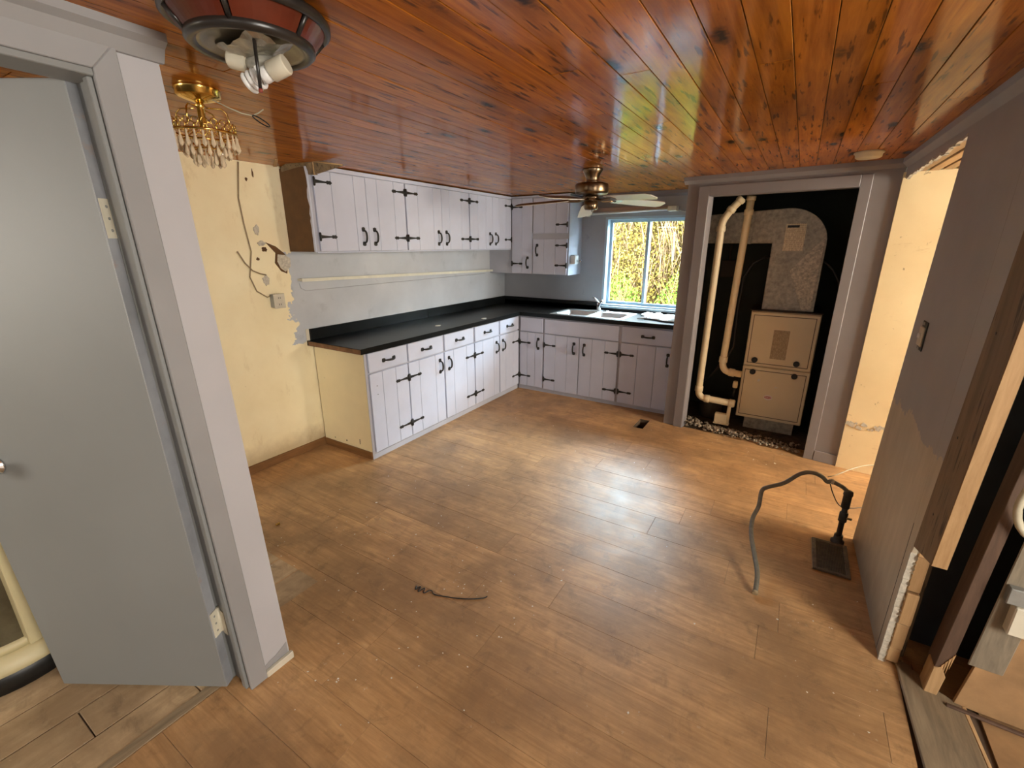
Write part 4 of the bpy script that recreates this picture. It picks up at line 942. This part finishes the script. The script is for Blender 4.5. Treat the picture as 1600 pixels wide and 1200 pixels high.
# torn end of the right wall: plaster board strip, plaster edge, sheathing board ends
we = struct(bpy.data.objects.new('wall_right_end', None)); COL.objects.link(we); we['org'] = [0, 0, 0]
xe_ = xr(-3.0)
MB().prism([(xe_, -2.9995, 0), (xe_, -3.058, 0), (xe_, -3.058, .5), (xe_, -3.10, .62), (xe_, -3.26, H), (xe_, -2.9995, H)], (.016, 0, 0)).build('plaster_strip', 'wall_right', we, .001)
MB().box((xe_-.0006, -3.000, 0), (xe_+.012, -3.004, .62)).build('crack', 'black', we)
random.seed(17); mb = MB(); z = 0
while z < .56:
    z2 = z+random.uniform(.012, .04); a = random.uniform(.002, .012); mb.prism([(xe_-.001, -3.056, z), (xe_+.020, -3.056, z), (xe_+.022, -3.056-a, (z+z2)/2), (xe_+.018, -3.056, z2), (xe_-.001, -3.056, z2)], (0, -.006-a*.6, 0)); z = z2
mb.build('crumbling_plaster_edge', 'plaster', we)
z = .005
for i, hh in enumerate((.075, .125, .15, .16, .16, .16, .16, .16, .16, .16, .16, .16, .16, .16)):
    if z+hh > H: break
    me = MB().box((xe_+.022, -3.0, z+.002), (xe_+.062, -3.062-.006*((i*7) % 3), z+hh-.002)); me.build('sheathing_board', 'rawpine', we, .003); z += hh
MB().box((xe_+.0, -2.95, 0), (xe_+.09, -3.0, H)).build('wall_core', 'board', we)
# dark recess, stud, boards and plywood facing the camera
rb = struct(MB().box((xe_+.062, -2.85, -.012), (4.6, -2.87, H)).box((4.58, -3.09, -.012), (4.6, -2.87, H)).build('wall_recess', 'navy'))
st_ = thing('wall_stud', (3.96, -3.13, 0), 'rough reddish upright stud with a splintered foot in the dark gap', 'stud')
MB().prism([(3.930, -3.155, .045), (3.972, -3.155, .17), (3.978, -3.155, .22), (4.045, -3.155, H), (4.022, -3.155, H)], (0, .085, 0)).build('stud', 'stud', st_, .002)
random.seed(23)
for i in range(7):
    x_ = 3.93+i*.007; z0 = .045+i*.018; MB().prism([(x_, -3.158, z0+.05), (x_+.006, -3.158, z0+.06), (x_+.004+random.uniform(-.004, .004), -3.16, z0-random.uniform(.01, .035))], (0, .02, 0)).build('splinter', 'rawpine', st_)
MB().prism([(3.925, -3.16, .0), (3.965, -3.16, .0), (3.972, -3.16, .10), (3.955, -3.16, .14), (3.93, -3.16, .13)], (0, .07, 0)).build('broken_foot', 'rawpine', st_, .003)
gb = MB().prism([(4.008, -3.172, .20), (4.10, -3.172, .20), (4.18, -3.172, H), (4.082, -3.172, H)], (0, .0055, 0)).build('upright_board', 'greyboard', None, .003); tag(gb, 'grey-brown rough board standing right of the reddish stud', 'board')
pw = MB().prism([(4.012, -3.165, .008), (5.9, -3.165, .008), (5.9, -3.165, 1.4), (4.108, -3.165, 1.4), (4.104, -3.165, .46), (4.05, -3.165, .23), (4.030, -3.165, .2)], (0, .014, 0)).build('plywood_sheet', 'ply', None, .001); tag(pw, 'stained orange plywood sheet low on the right with an electrical box', 'plywood')
struct(MB().box((4.106, -3.14, -.01), (6.0, -3.10, H)).build('wall_plywood_side', 'greyboard'))
eb = thing('electrical_box', (4.1, -3.17, .42), 'pale electrical box mounted on the plywood at the right edge', 'electrical box')
MB().box((4.028, -3.20, .505), (4.16, -3.17, .565)).build('clamp', 'boxgrey', eb, .003)
MB().box((4.052, -3.21, .395), (4.16, -3.168, .505)).build('box', 'offwhite', eb, .004)
lc = []
for i in range(25):
    a = 2*math.pi*i/24; lc.append((4.055+.075*math.cos(a), -3.19+.008*math.sin(2*a), .875+.13*math.sin(a)))
cp = MB().tube(lc, .011, 8).build('cable_loop', 'wire_pale'); tag(cp, 'pale loop of thick cable hanging at the right edge above the electrical box', 'cable')
# threshold board and floor of the far right room
tb_ = MB().prism([(3.853, -3.02, 0), (3.90, -3.045, 0), (3.955, -3.12, 0), (4.035, -3.165, 0), (4.05, -3.40, 0), (4.07, -5.8, 0), (3.885, -5.8, 0), (3.872, -3.5, 0)], (0, 0, .012)).build('threshold_board', 'plank_worn', None, .003); tag(tb_, 'worn pale threshold board with a splintered end at lower right', 'board')
MB().prism([(4.034, -3.17, .0), (4.046, -3.165, .0), (4.062, -3.42, .0), (4.085, -5.8, 0), (4.07, -5.8, 0), (4.05, -3.40, .0)], (0, 0, .013)).build('raw_edge', 'lath', tb_, .001)
random.seed(41)
for i in range(9):
    x_ = 3.86+random.random()*.12; y_ = -3.02-(x_-3.86)*.9; MB().prism([(x_, y_-.02, .006), (x_+.008, y_-.02, .006), (x_+random.uniform(-.004, .01), y_+random.uniform(.01, .05), .006+random.uniform(0, .012))], (0, 0, .003)).build('splinter', 'lath' if i % 2 else 'stud', tb_)
fr_ = struct(MB().box((4.087, -7.4, -.012), (6.0, -3.12, -.004)).build('floor_side', 'ply'))
db = thing('loose_lath', (4.3, -3.25, 0), 'loose dark splinter strip lying along the foot of the plywood', 'wood strip')
MB().prism([(3.985, -3.185, .010), (4.7, -3.20, .004), (4.7, -3.215, .004), (3.985, -3.20, .010)], (0, 0, .010)).build('strip', 'stud', db, .002)
# ------------------------------------------------------------------ gas stub, hose, floor register
gp = thing('gas_pipe', (3.70, -2.21, 0), 'black iron gas stub with grey flexible hose rising from the floor by the right wall', 'pipe')
MB().lathe([(.034, 0), (.034, .012), (.022, .022), (.022, .05)], (3.70, -2.215, 0), 14).build('floor_flange', 'pipe_iron', gp)
MB().tube([(3.70, -2.215, .02), (3.698, -2.225, .15), (3.695, -2.235, .25)], .0145, 10).build('riser', 'pipe_iron', gp)
MB().lathe([(.018, -.03), (.021, -.026), (.021, .026), (.018, .03)], (3.6975, -2.228, .175), 12).build('union', 'pipe_iron', gp)
MB().tube([(3.697, -2.23, .175), (3.735, -2.245, .178)], .0075, 8).build('valve_lever', 'wire_brown', gp)
MB().lathe([(.017, -.05), (.021, -.045), (.021, .03), (.024, .035), (.022, .055), (.015, .06)], (3.694, -2.238, .285), 12).build('elbow', 'pipe_iron', gp)
raw = [(3.692, -2.24, .335), (3.66, -2.25, .365), (3.607, -2.26, .388), (3.585, -2.262, .382), (3.557, -2.262, .405), (3.51, -2.28, .425), (3.452, -2.30, .410), (3.383, -2.35, .356), (3.31, -2.385, .325), (3.282, -2.405, .300), (3.280, -2.45, .225), (3.262, -2.50, .165), (3.27, -2.6, .120), (3.300, -2.72, .085), (3.326, -2.84, .060), (3.330, -2.925, .018)]
def smooth(P, n=5):
    P = [Vector(p) for p in P]; out = []
    for i in range(len(P)-1):
        a, b, c, d = P[max(i-1, 0)], P[i], P[i+1], P[min(i+2, len(P)-1)]
        for k in range(n):
            t = k/n; out.append(.5*((2*b)+(c-a)*t+(2*a-5*b+4*c-d)*t*t+(3*b-a-3*c+d)*t**3))
    return out+[P[-1]]
hs_ = smooth(raw, 6); MB().tube(hs_, .0115, 10).build('flex_hose', 'hose', gp)
MB().tube([hs_[-1], hs_[-1]+Vector((.0, -.012, -.006))], .014, 10).build('hose_end', 'wire_brown', gp)
MB().tube([hs_[11], hs_[13]], .0145, 10).build('hose_clip', 'wire_pale', gp)
w1 = MB().tube(smooth([(3.59, -2.2, .385), (3.63, -2.18, .40), (3.70, -2.1, .42), (3.78, -2.02, .43), (3.86, -1.98, .43)], 4), .0028, 6).build('thin_wire', 'wire_pale'); tag(w1, 'thin pale wire stretching from the hose to the doorway', 'wire')
w2 = MB().tube(smooth([(3.60, -2.25, .375), (3.625, -2.24, .31), (3.67, -2.22, .235), (3.73, -2.15, .20), (3.80, -2.08, .19)], 4), .003, 6).build('thin_wire', 'black'); tag(w2, 'thin black wire looping behind the gas stub', 'wire')
rg = thing('floor_register', (3.66, -2.40, 0), 'rusty metal floor register grille beside the gas stub', 'floor register')
x0, x1, y0, y1 = 3.575, 3.742, -2.56, -2.25
for a, b in (((x0, y0), (x0+.02, y1)), ((x1-.02, y0), (x1, y1)), ((x0+.02, y0), (x1-.02, y0+.02)), ((x0+.02, y1-.02), (x1-.02, y1))): MB().box((a[0], a[1], .0005), (b[0], b[1], .012)).build('frame_bar', 'register', rg, .002)
MB().box((x0+.02, y0+.02, .0005), (x1-.02, y1-.02, .002)).build('dark_well', 'black', rg)
for i in range(17):
    x_ = x0+.024+i*.0072; MB().box((x_, y0+.02, .002), (x_+.0035, y1-.02, .0095)).build('slat', 'register', rg)
MB().box((x0-.004, y0-.0, .0004), (x0, y1+.01, .006)).build('light_edge', 'lath', rg)
# broken edge along the foot of the right wall
# floor vent hole lining
vh = MB().box((HX0, HY0, -.15), (HX0+.003, HY1, -.002)).box((HX1-.003, HY0, -.15), (HX1, HY1, -.002)).box((HX0+.003, HY0, -.15), (HX1-.003, HY0+.003, -.002)).box((HX0+.003, HY1-.003, -.15), (HX1-.003, HY1, -.002)).build('floor_vent_lining', 'dust', floor)
# ------------------------------------------------------------------ small things on the floor
random.seed(52)
dw = MB().tube(smooth([(1.872, -3.765, .003), (1.883, -3.785, .003), (1.893, -3.758, .004), (1.905, -3.79, .003), (1.918, -3.755, .005), (1.935, -3.782, .003), (1.955, -3.75, .004), (1.985, -3.762, .003), (2.04, -3.745, .003), (2.10, -3.722, .003), (2.16, -3.690, .003), (2.205, -3.655, .003), (2.215, -3.635, .003)], 4), .0025, 5).build('floor_wire', 'black'); tag(dw, 'thin dark wriggling wire lying in the middle of the floor', 'wire')
bn = MB().lathe([(.009, 0), (.009, .004), (.006, .005), (.006, .022), (.003, .024)], (.785, -3.815, .006), 10, Matrix.Rotation(math.radians(80), 4, 'X')).build('brass_screw', 'brass'); tag(bn, 'small brass fitting lying on the floor in front of the nook', 'screw')
mb = MB()
for i in range(240):
    q = random.random()
    if q < .35: x_, y_ = random.uniform(1.74, 2.5), random.uniform(-4.5, -3.2)
    elif q < .5: x_, y_ = random.uniform(.9, 1.7), random.uniform(-4.1, -3.2)
    elif q < .62: x_, y_ = random.uniform(2.3, 3.4), random.uniform(-1.35, -1.02)
    elif q < .72: x_, y_ = random.uniform(3.5, 3.78), random.uniform(-3.5, -2.7)
    else: x_, y_ = random.uniform(.8, 3.6), random.uniform(-4.3, -1.2)
    if y_ > clo_y(x_)-.03: continue
    r_ = random.uniform(.0015, .006) if random.random() < .985 else .010; a0 = random.random()*6
    mb.add([(x_+r_*math.cos(a0+k*1.57)*random.uniform(.5, 1.3), y_+r_*math.sin(a0+k*1.57)*random.uniform(.5, 1.3), .0006+random.uniform(0, .0012)) for k in range(4)]+[(x_, y_, .0025)], [(0, 1, 4), (1, 2, 4), (2, 3, 4), (3, 0, 4)])
o = mb.build('paint_flakes', 'chip'); o['kind'] = 'stuff'; tag(o, 'tiny pale paint flakes scattered over the brown floor', 'debris')
# ------------------------------------------------------------------ outside the kitchen window
gr = struct(MB().box((-12, .2, -.45), (16, 16, -.25)).build('ground', 'grassm'))
hd = thing('hedge', (2, 3.2, -.25), 'tall autumn hedge of yellow-brown twigs outside the kitchen window', 'hedge')
random.seed(61)
def leafquad(mb, p, r_):
    d = Vector((random.gauss(0, 1), random.gauss(0, 1), random.gauss(0, 1))).normalized(); u = d.orthogonal().normalized(); v = d.cross(u); a = random.random()*6.28
    u, v = u*math.cos(a)+v*math.sin(a), v*math.cos(a)-u*math.sin(a); p = Vector(p)
    mb.add([p-u*r_, p-v*r_*.55, p+u*r_, p+v*r_*.55], [(0, 1, 2, 3)])
lf = MB(); tw = MB()
for i in range(38000):
    z_ = random.uniform(-.2, 2.75); x_ = random.uniform(-1.6, 3.4) if i < 30000 else random.choice((random.uniform(-5, -1.6), random.uniform(3.4, 9)))
    dep = random.random()**1.6
    leafquad(lf, (x_, 2.75+.12*math.sin(x_*3+z_*2)+dep*.55, z_), random.uniform(.016, .036))
for i in range(700):
    x_ = random.uniform(-1.6, 3.4); z_ = random.uniform(-.2, 1.9); ln = random.uniform(.4, 1.2); y_ = 2.72+random.random()*.4
    dx, dy = random.uniform(-.5, .5), random.uniform(-.15, .15)
    tw.tube([(x_, y_, z_), (x_+dx*ln*.5+random.uniform(-.05, .05), y_+dy, z_+ln*.5), (x_+dx*ln, y_+dy*1.6, z_+ln)], [.010, .007, .003], 4)
o = lf.build('foliage', 'leaf_yellow', hd); o['kind'] = 'stuff'; o = tw.build('twigs', 'twig', hd); o['kind'] = 'stuff'
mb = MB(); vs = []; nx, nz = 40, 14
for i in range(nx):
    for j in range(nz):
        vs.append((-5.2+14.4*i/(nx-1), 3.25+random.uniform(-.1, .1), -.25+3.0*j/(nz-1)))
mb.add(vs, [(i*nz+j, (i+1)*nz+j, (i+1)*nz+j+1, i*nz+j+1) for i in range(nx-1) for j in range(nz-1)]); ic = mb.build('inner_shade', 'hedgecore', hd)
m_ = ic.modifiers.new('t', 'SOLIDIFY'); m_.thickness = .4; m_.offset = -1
for bxn, (cx, cy, cz2, rx, ry, rz, lab) in enumerate(((.72, 2.15, .36, .55, .36, .86, 'rounded green bush outside at the left half of the window'), (2.10, 2.1, .38, .74, .38, .90, 'rounded green bush outside at the right half of the window'))):
    bu = thing('bush', (cx, cy, -.25), lab, 'bush', None); lm_ = MB(); sm_ = MB()
    for i in range(3200):
        d = Vector((random.gauss(0, 1), random.gauss(0, 1), random.gauss(0, 1))).normalized(); k = random.uniform(.72, 1.05)+.06*math.sin(d.x*9)*math.cos(d.z*8)
        p = Vector((cx+d.x*rx*k, cy+d.y*ry*k, cz2+d.z*rz*k))
        if p.z > -.24: leafquad(lm_, p, random.uniform(.014, .03))
    for i in range(40):
        d = Vector((random.gauss(0, 1), random.gauss(0, 1), abs(random.gauss(0, 1)))).normalized(); sm_.tube([(cx, cy, -.25), (cx+d.x*rx*.5, cy+d.y*ry*.5, cz2*.3+d.z*rz*.5), (cx+d.x*rx*.95, cy+d.y*ry*.95, cz2+d.z*rz*.95)], [.012, .008, .003], 4)
    o = lm_.build('foliage', 'leaf_green', bu); o['kind'] = 'stuff'; o = sm_.build('stems', 'twig', bu); o['kind'] = 'stuff'
